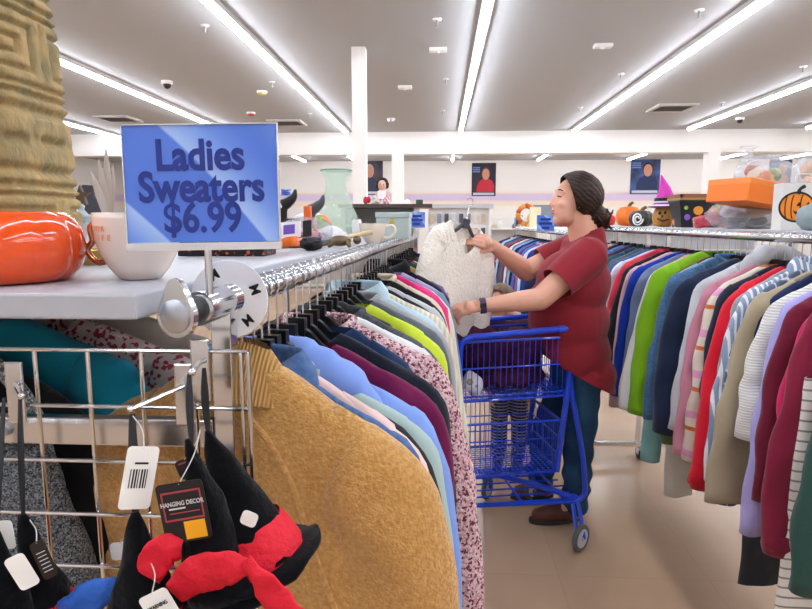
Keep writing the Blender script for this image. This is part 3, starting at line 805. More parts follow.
# ---------------- row facing the aisle behind the shopper
def rodR(Y): return (1.20 + .012 * (Y - 2), 1.405)
maroon = F('maroon', '#84213c'); cuffpink = F('cuffpink', '#e9b7c4', pat='stripe', col2='#f2e6e6', scale=60, width=.4)
rowsR = [
 (1.50, 'dark green sweatshirt', 'dark green sweatshirt', F('dkgreen', '#2f4f48'), dict(L=.86, sleeve=.66, sw=.21, splay=.075, t=.026, cat='sweatshirt', hem=F('dkgreen2', '#2a473f'), dx=.0)),
 (1.555, 'striped long dress', 'long white dress with thin grey stripes', F('whitestripe', '#e4e0da', pat='stripe', col2='#8e8a88', scale=38, width=.2), dict(cat='dress', kind='trousers', name='dress', legs=1, L=.95, w=.12, dx=-.17, dz=-.2)),
 (1.575, 'pink cuff sweater', 'white sweater with pink patterned cuffs', F('white2', '#e9e6e4'), dict(cuff=cuffpink, sleeve=.23, splay=.03, t=.014, L=.4, srad=(.07, .07, .06, .05, .04))),
 (1.63, 'maroon sweatshirt', 'maroon sweatshirt with ribbed cuffs', maroon, dict(cat='sweatshirt', cuff=F('maroon2', '#7a1c36'), t=.022, sleeve=.63, splay=.05, sw=.215, srad=(.075, .08, .078, .07, .058))),
 (1.70, 'magenta cardigan', 'magenta pink cardigan', F('magenta', '#c9205f'), dict(cat='cardigan', L=.66, sleeve=.58)),
 (1.735, 'wine jumper', 'wine red jumper', F('wine', '#6e1b33'), dict(sleeve=.55, splay=.045)),
 (1.78, 'lavender sweatshirt', 'pale lavender sweatshirt', F('lavender', '#a9a3dd'), dict(cat='sweatshirt', sleeve=.66, splay=.06, sw=.215, collar='crew')),
 (1.825, 'white rib knit', 'white ribbed knit sweater with loose sleeve', rib('whiterib', '#e8e7e3', '#c9c8c4', 40, 'Z', .5), dict(sleeve=.40, splay=.05, sw=.22, t=.026)),
 (1.865, 'charcoal skirt', 'charcoal grey skirt hanging low', F('charcoal2', '#34363d'), dict(cat='skirt', kind='trousers', legs=0, L=.66, w=.085, dx=-.15, rz=14, dz=-.28)),
 (1.90, 'navy lime tee', 'navy tee with a lime hem', F('navy4', '#1e2a52'), dict(cat='tee', sleeve=.28, sw=.19, splay=.0)),
 (1.94, 'taupe cardigan', 'taupe beige long cardigan with bunched hem', F('taupe', '#a89a82', bump=.6), dict(cat='cardigan', sleeve=.64, splay=.06, t=.024, srad=(.075, .08, .085, .085, .08), sw=.215)),
 (1.985, 'navy plaid shirt', 'navy and white plaid shirt', F('plaid1', '#56627a', pat='plaid', col2='#aeb6c4', col3='#eceef2', scale=24, width=.16), dict(cat='shirt', sleeve=.68, splay=.05)),
 (2.02, 'blue grey striped shirt', 'pale blue grey striped shirt', F('bgstripe', '#8d9fbd', pat='stripex', col2='#e6eaf0', scale=60, width=.4), dict(cat='shirt', sleeve=.62, splay=.055, collar='shirt')),
 (2.06, 'grey marl tee', 'grey marl tee', F('greymarl', '#8c8e92', pat='noise', col2='#a7a9ad', scale=150), dict(cat='tee', sleeve=.5)),
 (2.11, 'red sweater', 'bright red sweater with ribbed cuffs', F('brightred', '#d31a31'), dict(cuff=F('red2', '#b51327'), sleeve=.66, splay=.06, sw=.22, t=.028, srad=(.07, .072, .07, .062, .055))),
 (2.165, 'dark navy knit', 'very dark navy knit', F('navy5', '#222a3c'), dict(sw=.215)),
 (2.215, 'cream striped sweater', 'cream sweater with pink and orange stripes', F('creamstripe', '#d8cbbd', pat='stripes3', col2='#c76a35', col3='#d99bbd', scale=7), dict(sleeve=.62, splay=.045, sw=.225, t=.026)),
 (2.27, 'mauve cardigan', 'mauve pink long cardigan', F('mauve', '#bf7f93'), dict(cat='cardigan', sleeve=.62, splay=.055, sw=.225)),
 (2.32, 'light grey hoodie', 'light grey hooded sweatshirt', F('ltgrey3', '#b9bcc2'), dict(cat='hoodie', collar='hood', dz=.015, sw=.225, t=.026)),
 (2.375, 'grey mesh top', 'pale grey top', F('palegrey', '#cfd1d4'), dict(cat='top', L=.7, sleeve=.62)),
 (2.43, 'navy sweatshirt', 'large dark navy sweatshirt', F('navy6', '#1d2842', bump=.5), dict(cat='sweatshirt', sleeve=.60, splay=.055, sw=.245, t=.034, dz=.01, srad=(.08, .085, .08, .07, .055))),
 (2.49, 'olive cardigan', 'olive green cardigan', F('olive', '#5a6a46'), dict(cat='cardigan', sleeve=.66, splay=.05)),
 (2.54, 'oatmeal trousers', 'oatmeal coloured trousers hanging low', F('oatmeal', '#b9b4a9'), dict(cat='trousers', kind='trousers', L=.68, w=.16, dx=-.1, rz=12, dz=-.28)),
 (2.585, 'blue heather sweater', 'blue heather sweater', F('blueheather', '#41658e', pat='noise', col2='#54789c', scale=120), dict(sleeve=.60, splay=.05, sw=.235, dz=.005, collar='crew')),
 (2.64, 'pale teal jumper', 'pale teal jumper with long sleeves', F('paleteal', '#7fb3b4'), dict(sleeve=.80, splay=.06, sw=.21)),
 (2.69, 'berry top', 'dark berry top', F('berry', '#7a1f46'), dict(cat='top', L=.78)),
 (2.755, 'lime green cardigan', 'bright lime green cardigan', F('limegreen', '#7fb81e', bump=.55), dict(cat='cardigan', sleeve=.64, splay=.055, sw=.245, t=.036, dz=.02, srad=(.075, .078, .07, .06, .05))),
 (2.83, 'white blouse', 'loose white cotton blouse', F('white3', '#e9e9ea'), dict(cat='blouse', sleeve=.62, splay=.10, sw=.235, L=.72)),
 (2.90, 'peach tee', 'peach coloured tee', F('peach', '#dfae97'), dict(cat='tee', sw=.21)),
 (2.97, 'grey blue sweatshirt', 'soft grey blue sweatshirt', F('greyblue', '#7389ad'), dict(cat='sweatshirt', sw=.235, sleeve=.55)),
 (3.05, 'royal blue shirt', 'royal blue shirt', F('royal', '#1f3fb0'), dict(cat='shirt', sw=.245, splay=.05, sleeve=.63)),
 (3.13, 'pale rose tunic', 'pale rose tunic', F('palerose', '#dcb9bd'), dict(cat='tunic', sw=.245, L=.8, sleeve=.7)),
 (3.21, 'black striped cardigan', 'black cardigan with a white edge', F('black6', '#22232b'), dict(cat='cardigan', sw=.24)),
 (3.29, 'coral red jacket', 'coral red jacket', F('coralred', '#dd4258'), dict(cat='jacket', sw=.25, dz=.01, L=.5, sleeve=.45)),
 (3.38, 'sky white shirt', 'white and pale sky blue shirt', F('skywhite', '#cbd6e6'), dict(cat='shirt', sw=.25, splay=.05)),
 (3.48, 'faded denim jacket', 'faded denim blue jacket', F('denim2', '#4c6594'), dict(cat='jacket', sw=.255, L=.66)),
 (3.60, 'storm grey knit', 'storm grey knit', F('storm', '#59636f'), dict(sw=.24)),
 (3.72, 'deep teal blouse', 'deep teal blouse', F('deepteal', '#2a5566'), dict(cat='blouse', sw=.24)),
 (3.85, 'grape cardigan', 'dark grape cardigan', F('grape', '#41304f'), dict(cat='cardigan', sw=.24)),
 (3.98, 'cornflower jumper', 'cornflower blue jumper', F('cornflower', '#5b7fc0'), dict(sw=.24)),
 (4.12, 'graphite hoodie', 'graphite hooded sweatshirt', F('graphite', '#3a3d44'), dict(cat='hoodie', sw=.24)),
 (4.28, 'powder pink top', 'powder pink top', F('powder', '#e2c0c6'), dict(cat='top', sw=.24)),
 (4.46, 'dark indigo jacket', 'dark indigo jacket', F('indigo', '#2b3560'), dict(cat='jacket', sw=.24)),
]
hang_row(rowsR, rodR, '', 'clothes on the rack behind the shopper', 'hangers on the rack behind the shopper', R(11), -1, 'closest to the camera on the rack behind the shopper', hi_to=3.2)

# ---------------- further rack between the shopper's arms and the rear wall
def rodF(Y): return (1.08, 1.36)
cols = [('navy dotted', '#23305a'), ('cobalt blue', '#2647a8'), ('white striped', '#d9dbe3'), ('blue floral', '#4f74c4'), ('wine floral', '#7c2444'),
        ('bright azure', '#2f6fd0'), ('black lace', '#1d1e26'), ('sky blue', '#86aede'), ('dusty violet', '#7d6a9a'), ('pale cream', '#e2dccd'),
        ('dark teal', '#1f5060'), ('ruby red', '#b02742'), ('slate blue', '#4b6088'), ('charcoal knit', '#33363e'), ('aqua print', '#7fc0cc'),
        ('powder blue', '#a9c3e6'), ('midnight print', '#1c2450'), ('plum red', '#6a2040')]
rowsF = []
for i, (nm, c) in enumerate(cols):
    pat = dict(pat='cells', col2='#e8eaf4', col3='#c04a5c', scale=14, width=.45) if ('floral' in nm or 'print' in nm) else {}
    rowsF.append((5.5 + i * .19, nm + ' blouse', nm.replace('wine', 'wine red') + ' blouse', F('far_' + nm.replace(' ', '_'), c, **pat), dict(cat='blouse', sw=.24, splay=.05, dz=0)))
hang_row(rowsF, rodF, '', 'blouses on the far rack beyond the shopper', 'hangers on the far rack beyond the shopper', R(8), -1, 'nearest on the far rack beyond the shopper', hi_to=0)

# ---------------- the racks themselves
def rack(label, rod, ya, yb, posts, feet=True, r=.0165, cross=True, end_cap=False):
    xa, z = rod(ya); xb, _ = rod(yb)
    t_ = thing('clothing_rack', label, 'clothing rack', (xa, ya, 0))
    MB().tube([(xa, ya, z), (xb, yb, z)], r, n=16).build('rod', chrome, t_)
    for Y in posts:
        x, _ = rod(Y)
        MB().box(x - .013, x + .013, Y - .013, Y + .013, .1 if feet else 0, z - .012).build('post', chrome, t_, smooth=False, bevel=.002)
        if feet:
            MB().box(x - .3, x + .3, Y - .014, Y + .014, .085, .112).build('foot_bar', chrome, t_, smooth=False, bevel=.002)
            for s in (-.28, 0, .28):
                if s == 0 and Y > 4.5: continue
                if s == 0: s = .02
                cm = MB().tube([(x + s, Y, .09), (x + s, Y, .06)], .012, n=8).box(x + s - .016, x + s + .016, Y - .01, Y + .03, .035, .07).build('caster', steel, t_)
                MB().tube([(x + s - .011, Y + .02, .038), (x + s + .011, Y + .02, .038)], .037, n=18).build('wheel', M('caster_black', '#1a1b1e', rough=.5), cm)
    return t_
rk = rack('chrome clothing rack under the blue price sign, packed with sweaters', rodL, .66, 4.3, (.74, 2.4, 4.2))
x, z = rodL(.74)
MB().box(-1.3, x - .014, .722, .738, 1.178, 1.214).build('crossbar', chrome, rk, smooth=False, bevel=.002)
MB().tube([(x - .285, .722, 1.196), (x - .285, .716, 1.196)], .008, n=14).build('bolt', steel, rk)
rack('second chrome rod below the grey shelf, seen through the gridwall', rodB, .74, 3.2, (.9, 3.1), feet=True)
rack('long chrome clothing rack behind the shopper on black casters', rodR, 1.2, 5.0, (1.25, 3.7, 4.95))
rack('far chrome clothing rack beyond the shopper, full of blue blouses', rodF, 5.35, 9.2, (5.4, 9.1))
# ================================================================== foreground left: shelf, sign, gridwall, hats
SZ = 1.385
c0 = atz(135, 294, SZ)
sh = thing('display_shelf', 'grey metal shelf carrying the orange pumpkin dish and the white mug', 'shelf', (-.8, c0.y, SZ - .03))
def quad_slab(m, pts, z0, z1):
    m.loft([[(p[0], p[1], z0) for p in pts], [(p[0], p[1], z1) for p in pts]])
m = MB(); quad_slab(m, [(-1.45, c0.y), (c0.x, c0.y), (c0.x + .028 * 3.6, c0.y + 3.6), (-1.45, c0.y + 3.6)], SZ - .028, SZ)
m.build('shelf_board', grey_metal, sh, smooth=False, bevel=.003)
m = MB()
for Y in (.9, 2.4, 4.0):
    x_, z_ = rodL(Y); m.box(c0.x - .05, x_ - .012, Y - .008, Y + .008, 1.352, 1.357)
m.build('bracket', chrome, sh, smooth=False)
for Y in (.95, 4.1): MB().box(-1.30, -1.27, Y, Y + .03, 0, SZ - .028).build('post', chrome, sh, smooth=False)

# blue price sign in a chrome holder on the end of the rod
def plane_of(TL, TR, BL, Y, skew=0):
    a, b, c = at(TL[0], TL[1], Y), at(TR[0], TR[1], Y + skew), at(BL[0], BL[1], Y)
    return a, b, c
a, b, c = plane_of((121, 123.5), (277.5, 121.5), (124, 250), .66, .012)
X = (b - a); W = X.length; X.normalize(); Hh = a.z - c.z; Zv = Vector((0, 0, 1)); Nf = X.cross(Zv) * 1.0
if Nf.y > 0: Nf = -Nf
cx = a + X * W / 2; cx.z = c.z
def sign(name, label, cx, X, Nf, W, Hh, lines, stem_to, Y=None, big=True):
    r = thing(name, label, 'price sign', (cx.x, cx.y, stem_to.z))
    P = lambda u, v, n=0: cx + X * u + Zv * v + Nf * n
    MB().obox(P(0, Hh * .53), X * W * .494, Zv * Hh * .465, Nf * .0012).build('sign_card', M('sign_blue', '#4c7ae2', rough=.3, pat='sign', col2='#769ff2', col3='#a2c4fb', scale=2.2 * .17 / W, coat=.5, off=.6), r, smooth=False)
    f = MB()
    f.obox(P(0, Hh * .03), X * W * .505, Zv * Hh * .03, Nf * .004)
    f.obox(P(0, Hh * .995), X * W * .5, Zv * .0006, Nf * .003)
    for s in (-1, 1): f.obox(P(s * W * .497, Hh * .52), X * .0006, Zv * Hh * .48, Nf * .003)
    f.build('frame', M('sign_frame', '#dadde2', rough=.15, metal=.85), r, smooth=False)
    top = P(.02 * W, 0)
    MB().tube([top + Zv * .004, Vector((top.x, top.y, stem_to.z))], .0042 * W / .17, n=12).build('stem', chrome, r)
    ink = M('sign_ink', '#1f3590', rough=.45)
    for (txt, v, sz, sx) in lines:
        tm = text_mb(txt, sz * Hh, sx, bold=sz * Hh * (.022 if '$' in txt else .029), thick=.0003)
        u0 = (max(q.x for q in tm.v) + min(q.x for q in tm.v)) / 2
        for q in tm.v: q.x -= u0
        tm.xf(basis(P(0, v * Hh, .0018), X, Zv))
        tm.build('lettering', ink, r, smooth=False)
    return r
Xs = X
sg = sign('price_sign', 'large blue price sign reading Ladies Sweaters $6.99 in dark blue letters', cx, X, Nf, W, Hh,
     [('Ladies', .645, .335, .85), ('Sweaters', .395, .335, .82), ('$6.99', .15, .335, .84)], at(207, 292, .69))

# rod end fitting
e0 = Vector((rodL(.66)[0], .66, 1.363))
r = thing('rod_end_fitting', 'polished teardrop rod end fitting under the blue price sign', 'fitting', e0)
out = [(.0235 * math.cos(a_), -.004 + .0235 * math.sin(a_)) for a_ in [R(155 + i * 10) for i in range(24)]]
out += [(.0235 * math.cos(R(25)), .006), (.009, .031), (.005, .036), (0, .0375), (-.005, .036), (-.009, .031)]
fx = Vector((.97, -.24, 0)); fn = Vector((-.24, -.97, 0))
c_ = e0 + Vector((-.012, -.022, 0))
MB().prism(out, c_ - fn * .006, fx, (0, 0, 1), fn, .009).build('end_plate', chrome, r, smooth=True, sharp=35, bevel=.003)
MB().lathe([(.0185, 0), (.0185, .0015), (.016, .003), (0.001, .0042)], 28).xf(basis(c_ + fn * .003 + Vector((0, 0, -.004)), fx, (0, 0, 1))).build('dome', M('worn_chrome', '#b9bfc9', rough=.3, metal=1), r)
MB().tube([(e0.x - .006, .645, e0.z), (e0.x - .001, .668, e0.z)], .0145, n=24).build('neck_ring', M('dark_rubber', '#2a2a2e', rough=.5), r)
MB().tube([(rodL(.665)[0], .665, e0.z), (rodL(.735)[0], .735, e0.z)], [.0195, .0205, .0205, .0205, .0195], n=28).build('sleeve_tube', chrome, r)
# size divider
dc = Vector((rodL(.757)[0] + .002, .757, 1.363))
r = thing('size_divider', 'round white size divider printed with M around the rod', 'size divider', dc)
rg = []
for (rr, yy) in ((.0195, -.001), (.0495, -.001), (.0495, .001), (.0195, .001), (.0195, -.001)):
    rg.append([dc + Vector((rr * math.cos(k), yy, rr * math.sin(k))) for k in [2 * PI * j / 48 for j in range(48)]])
MB().loft(rg, False, False).build('disc', white_plastic, r, smooth=False)
for ang in (122, 20, -50, 200):
    tm = text_mb('M', .0185, .95, bold=.0003, thick=.0003)
    for q in tm.v: q.y -= .0065
    er = Vector((math.cos(R(ang)), 0, math.sin(R(ang)))); ex = Vector((math.sin(R(ang)), 0, -math.cos(R(ang))))
    tm.xf(basis(dc + er * .036 + Vector((0, -.0014, 0)), ex, er)).build('letter', M('ink_black', '#15161a', rough=.5), r, smooth=False)

# gridwall
GY = .655
g = thing('gridwall_panel', 'chrome wire gridwall panel hanging on the end of the rack', 'gridwall', at(130, 600, GY))
p0 = at(248, 352, GY); sp = .0655
m = MB(); ztop = p0.z
zs = [ztop - k * sp for k in range(6)]; zb = zs[-1] - .02
xs = [p0.x - k * .0625 for k in range(9)]
for z_ in zs: m.tube([(xs[-1] - .02, GY, z_), (p0.x, GY, z_)], .0024, n=8)
for x_ in xs[1:]: m.tube([(x_, GY + .004, zb), (x_, GY + .004, ztop)], .0024, n=8)
m.build('grid_wires', chrome, g)
MB().tube([(p0.x, GY, zb), (p0.x, GY, ztop)], .0027, n=8).tube([(p0.x - .008, GY, zb), (p0.x - .008, GY, ztop)], .0024, n=8).build('edge_wires', chrome, g)

def tag_card(name, label, px, py, Y, w_, h_, m_, tilt=0, turn=0, marks=None, str_to=None, cat='tag'):
    c = at(px, py, Y); X = Vector((math.cos(R(turn)), math.sin(R(turn)), 0)); Zz = Vector((0, 0, 1))
    rot = Matrix.Rotation(R(tilt), 3, X.cross(Zz)); X2 = rot @ X; Z2 = rot @ Zz; N_ = X2.cross(Z2)
    if N_.y > 0: N_ = -N_
    r = thing(name, label, cat, c)
    cr = .004
    o = []
    for (sx, sz, a0) in ((1, 1, 0), (-1, 1, 90), (-1, -1, 180), (1, -1, 270)):
        for k in range(4):
            an = R(a0 + k * 30); o.append((sx * (w_ / 2 - cr) + cr * math.cos(an), sz * (h_ / 2 - cr) + cr * math.sin(an)))
    MB().prism(o, c, X2, Z2, -N_, .0008).build('card', m_, r, smooth=False)
    for (nm, mt, u0, u1, v0, v1) in marks or []:
        MB().prism([(u0 * w_, v0 * h_), (u1 * w_, v0 * h_), (u1 * w_, v1 * h_), (u0 * w_, v1 * h_)], c, X2, Z2, N_, .0004).build(nm, mt, r, smooth=False)
    if str_to is not None:
        top = c + Z2 * h_ * .46
        MB().tube(catmull([top, (top + str_to) / 2 + Vector((.006, -.004, .004)), str_to], 12), .0006, n=5).build('string', M('tag_string', '#c9c7c2', rough=.7), r)
    return r, c, X2, Z2, N_
ink = M('ink_black', '#15161a', rough=.5); inkw = M('ink_white', '#d9d9dc', rough=.5); inkr = M('ink_red', '#a8404c', rough=.5)

# hooks on the gridwall
def hook(px, py, Y0_, px2, py2, Y2, label):
    a = at(px, py, Y0_); b = at(px2, py2, Y2)
    r = thing('display_hook', label, 'hook', a)
    MB().box(a.x - .0105, a.x + .0105, GY - .008, GY - .004, a.z - .046, a.z + .026).build('plate', chrome, r, smooth=False, bevel=.002)
    MB().tube([a, b], .0028, n=8).build('arm', chrome, r)
    MB().ell(b, .0042, .0042, .0042).build('ball_tip', chrome, r)
hook(184, 386, GY - .006, 131, 409, .585, 'chrome display hook angled forward with a ball tip, middle of the gridwall')
hook(15, 384, GY - .006, 22, 396, .59, 'chrome display hook with plate at the picture edge of the gridwall')
hook(200, 362, GY - .006, 192, 372, .60, 'chrome display hook beside the gridwall edge, under the rod end fitting')

felt = M('black_felt', '#0a0b0f', rough=.95, bump=.5, bscale=60, spec=.1, sheen=.1)
felt2 = M('black_felt_soft', '#0c0d11', rough=.95, bump=.6, bscale=30, spec=.1, sheen=.1)
tulle = M('red_tulle', '#d81f33', rough=.6, bump=.8, bscale=45, spec=.3)
def witch_hat(label, apex, base, br, brim_r, tilt, strap_to, seed, bow=None, brim=True, band=True, lean=(0, 0, 0), tw=.0022):
    apex, base = Vector(apex), Vector(base); ax = (base - apex); L = ax.length; ax.normalize()
    r = thing('witch_hat', label, 'witch hat', base, 'hanging witch hats')
    pts = [apex + ax * L * u + Vector(lean) * math.sin(u * PI) for u in [i / 18 for i in range(19)]]
    m = MB().tube(pts, [.003] + [.003 + br * (i / 18) ** .92 for i in range(1, 19)], n=28)
    m.disp(lambda v: Vector((nz(v.x * 40 + seed, v.y * 40, v.z * 30), nz(v.y * 40, v.z * 30 + seed, 2), 0)) * .005)
    m.build('cone', felt, r, sharp=0)
    u = Vector((1, 0, 0)); x_ = (u - ax * u.dot(ax)).normalized(); y_ = ax.cross(x_)
    if brim:
        rg = []
        for (f, dz) in ((br * .9, 0), (br * 1.2, .004), (brim_r * .8, .006), (brim_r, .004), (brim_r * .99, .008), (br * 1.1, .009)):
            rg.append([base + ax * (dz + (f > br * 1.3) * .012 * nz(math.cos(k) * 2, math.sin(k) * 2, seed)) + (x_ * math.cos(k) + y_ * math.sin(k)) * f for k in [2 * PI * j / 40 for j in range(40)]])
        MB().loft(rg, False, False).build('brim', felt2, r, sharp=0)
    if band:
        cb = base - ax * L * .12
        rg = []
        for i, (f, d) in enumerate(((.80, -.02), (.93, -.010), (.99, 0), (1.04, .012), (1.02, .02))):
            rg.append([cb + ax * d + (x_ * math.cos(k) + y_ * math.sin(k)) * (br * (f + .06) * (1 + .05 * nz(k * 3, d * 60, seed))) + ax * .005 * nz(k * 2, d * 30, seed) for k in [2 * PI * j / 40 for j in range(40)]])
        MB().loft(rg, False, False).build('ribbon_band', tulle, r, sharp=0)
    if bow:
        for pp in bow:
            pts = catmull(pp[0], 18)
            m = MB().tube(pts, pp[1], n=14, flat=.35, up=(0, 1, 0))
            m.disp(lambda v: Vector((nz(v.x * 70, v.z * 70, seed), nz(v.z * 60, v.x * 60, 1) * 1.2, nz(v.x * 90, 2, v.z * 60))) * .004)
            m.build('bow', tulle, r, sharp=0)
    for s in (-1, 1):
        MB().tube(catmull([apex + ax * .006, (apex * .5 + strap_to * .5) + Vector((.003 * s, -.002 * s, 0)), strap_to], 10), tw, n=6, flat=.35, up=(0, 1, 0)).build('strap', black_cord, r)
    return r
A = lambda px, py, Y=.57: at(px, py, Y)
witch_hat('black felt witch hat beside the gridwall edge with a white care label', A(206, 430, .60), A(262, 556, .60), .042, .066, 0, A(204, 368, .62), 1.0)
witch_hat('black felt witch hat with a big red tulle bow, beneath the brand tag', A(190, 438, .565), A(222, 588, .565), .034, .052, 0, A(189, 374, .60), 2.0,
          bow=[([A(176, 592, .525), A(200, 574, .52), A(228, 568, .52), A(250, 566, .525)], [.012, .02, .018, .008]),
               ([A(246, 562, .52), A(262, 582, .515), A(280, 604, .52), A(296, 628, .52)], [.007, .013, .016, .02])], band=False)
witch_hat('black felt witch hat with red tulle hung low, bearing the white warning tag', A(135, 512, .545), A(150, 640, .545), .042, .07, 0, A(132, 414, .585), 3.0,
          bow=[([A(148, 590, .535), A(152, 566, .53), A(166, 550, .53), A(182, 548, .535)], [.010, .017, .017, .010])], band=True, tw=.0035)
witch_hat('slim black felt witch hat with a brown tag beside the grey pullover', A(22, 515, .56), A(52, 630, .56), .03, .05, 0, A(20, 398, .59), 4.0)
witch_hat('black felt witch hat cropped by the picture edge', A(-4, 530, .53), A(4, 640, .53), .032, .055, 0, A(4, 398, .60), 5.0)
single(MB().tube(catmull([A(62, 612, .55), A(84, 600, .545), A(104, 592, .545), A(122, 580, .55)], 14), [.012, .016, .014, .006], n=12, flat=.4, up=(0, 1, 0)).disp(lambda v: Vector((nz(v.x * 70, v.z * 70, 1), 0, nz(v.z * 70, v.x * 60, 2))) * .005),
       'ribbon', M('blue_tulle', '#2763c4', rough=.6, bump=.7, bscale=50), 'blue tulle ribbon between the hanging witch hats', 'ribbon', sharp=0)
bars = [('barcode', ink, -.30 + k * .085, -.30 + k * .085 + (.05 if k % 3 else .03), -.16, .14) for k in range(7)]
r, c, X2, Z2, N2 = tag_card('paper_tag', 'white curled barcode tag on a string in front of the gridwall', 139, 478, .545, .029, .062, paper_white, tilt=-12, turn=34, marks=bars + [('text_line', ink, -.2, .22, .22, .25)], str_to=A(133, 416, .583))
r, c, X2, Z2, N2 = tag_card('brand_tag', 'black brand tag with red border and yellow square sticker', 184, 512, .535, .044, .060, M('tag_black', '#1a1a1d', rough=.4), tilt=8, turn=8,
    marks=[('border', inkr, -.42, .42, .33, .36), ('border', inkr, -.42, -.39, -.1, .36), ('border', inkr, .39, .42, -.1, .36), ('border', inkr, -.42, .42, -.13, -.1),
           ('sticker', M('sticker_yellow', '#f3ae1c', rough=.5), -.05, .40, -.46, -.16), ('text_line', inkw, -.3, .05, .06, .085), ('text_line', inkr, -.3, .34, -.01, .005)], str_to=A(200, 432, .585))
tm = text_mb('HANGING DECOR', .0062, .78, bold=.00008, thick=.0002)
tm.xf(basis(c + Z2 * .0075 + N2 * .0008, X2, Z2)).build('lettering', inkw, r, smooth=False)
tag_card('paper_tag', 'small black tag partly behind the brand tag', 188, 468, .56, .022, .02, M('tag_black', '#1a1a1d', rough=.4), tilt=20, turn=5, marks=[('border', inkr, -.35, .35, .28, .36)], str_to=A(200, 430, .59))
r, c, X2, Z2, N2 = tag_card('warning_tag', 'white WARNING tag on the lowest witch hat', 160, 608, .50, .03, .032, paper_white, tilt=28, turn=0, str_to=A(150, 560, .53))
text_mb('WARNING', .0052, .8, bold=.0001, thick=.0002).xf(basis(c - X2 * .0 + Z2 * .0015 + N2 * .0008, X2, Z2)).build('lettering', ink, r, smooth=False)
tag_card('care_label', 'small white care label on the witch hat by the gridwall edge', 249, 519, .548, .016, .015, paper_white, tilt=-22)
tag_card('paper_tag', 'white tag behind the barcode tag', 121, 551, .60, .022, .02, paper_white, tilt=5, turn=10, str_to=A(128, 525, .61))
tag_card('paper_tag', 'brown printed tag on the slim witch hat', 44, 560, .535, .013, .042, M('tag_brown', '#2c211d', rough=.5), tilt=15, turn=35, marks=[('text_line', inkw, -.3, .3, .1 * k, .1 * k + .02) for k in range(-3, 3)], str_to=A(30, 520, .56))
tag_card('paper_tag', 'white rounded tag at the picture edge beside the slim witch hat', 22, 572, .52, .018, .036, paper_white, tilt=22, turn=20)
tag_card('paper_tag', 'white tag highest at the picture edge, over the grey pullover', 6, 535, .55, .016, .03, paper_white, tilt=5, turn=0)

# ---------------- goods on the near shelf
def on_shelf(px, py, z=SZ): return atz(px, py, z)
orange = M('orange_ceramic', '#e8500f', rough=.12, coat=.6)
c_ = Vector((at(-2, 250, .745).x, .745, SZ))
r = thing('pumpkin_dish', 'glossy orange ceramic pumpkin dish in front of the carved tower', 'pumpkin dish', c_)
MB().lathe([(.062, 0), (.082, .003), (.095, .018), (.101, .038), (.101, .052), (.097, .068), (.088, .080), (.078, .087), (.072, .088), (.068, .08)], 132, c_, lobes=12, lobe_amp=.035, cap=False).build('bowl', orange, r, sharp=0)
MB().lathe([(.001, .004), (.06, .004)], 48, c_).build('inner_base', orange, r)
# carved tower
def carve(u, v):
    """nested rectangle grooves, u across a face 0..1, v height in m"""
    row = .145; k = math.floor(v / row); f = v / row - k
    if k % 2 == 0:
        uu = (u * 1.0 + .0) % 1
        d = max(abs(uu - .5) * .75, abs(f - .5))
        q = (d * 2 * 3.2) % 1
        g_ = math.exp(-((q - .5) / .17) ** 2) if d < .46 else 0
    else:
        q = (f * 3) % 1
        g_ = math.exp(-((q - .5) / .16) ** 2) * (1 if (int(u * 5) % 2 == 0 or int(f * 3) != 1) else .2)
    edge = math.exp(-(min(f, 1 - f) / .035) ** 2)
    return -.011 * max(g_, edge)
c_ = Vector((at(-2, 200, 1.02).x, 1.02, SZ)); rings = []
for i in range(190):
    v = i / 189 * .56; hw = .110 - .030 * (v / .56)
    ring = []
    for j in range(168):
        a_ = 2 * PI * j / 168 + R(8)
        ca, sa = math.cos(a_), math.sin(a_)
        q = 1 / (abs(ca) ** 5 + abs(sa) ** 5) ** .2
        rr = hw * q + carve(((j / 168) * 4) % 1, v + .01) + .0022 * nz(ca * 9, sa * 9, v * 50)
        ring.append(c_ + Vector((rr * ca, rr * sa, v)))
    rings.append(ring)
single(MB().loft(rings), 'carved_tower', M('carved_wood', '#a88d5c', rough=.7, pat='noise', col2='#7f7450', scale=26, bump=.4, bscale=90, stretch=(1, 1, .6)), 'tall tan carved tower with maze-like relief at the picture edge', 'statue', sharp=0)
# mug bowl with copper handle
c_ = on_shelf(141, 279); c_ = Vector((c_.x, c_.y, SZ)); k_ = c_.y / .78
r = thing('mug', 'large cream mug with copper handle partly behind the price sign', 'mug', c_)
prof = [(.020, 0), (.026, .002), (.036, .014), (.046, .032), (.052, .052), (.054, .078), (.054, .086), (.051, .086), (.048, .05), (.03, .012)]
MB().lathe([(a_ * k_, z_ * k_) for a_, z_ in prof], 48, c_, cap=True).build('cup', M('cream_ceramic', '#e6d6c8', rough=.2, coat=.4), r, sharp=0)
hp = catmull([c_ + Vector((-.050, 0, .075)) * k_, c_ + Vector((-.064, 0, .068)) * k_, c_ + Vector((-.062, 0, .05)) * k_, c_ + Vector((-.07, 0, .038)) * k_, c_ + Vector((-.058, 0, .022)) * k_, c_ + Vector((-.042, 0, .024)) * k_], 20)
tag(MB().tube(hp, .0042 * k_, n=10).build('handle', M('copper', '#c98a63', rough=.2, metal=.9), r), 'wavy copper handle')
for body_, dz in (('LIFE', .052), ('FOR', .063)):
    for ch_i, ch in enumerate(body_):
        tm = text_mb(ch, .0095 * k_, .9, bold=.0002, thick=.0003)
        an = R(-90 - 40 + ch_i * 9.5)
        er = Vector((math.cos(an), math.sin(an), 0)); ex = Vector((-math.sin(an), math.cos(an), 0))
        tm.xf(basis(c_ + er * .0543 * k_ + Vector((0, 0, dz * k_)), ex, (0, 0, 1))).build('letter', M('copper_ink', '#e0956c', rough=.4), r, smooth=False)
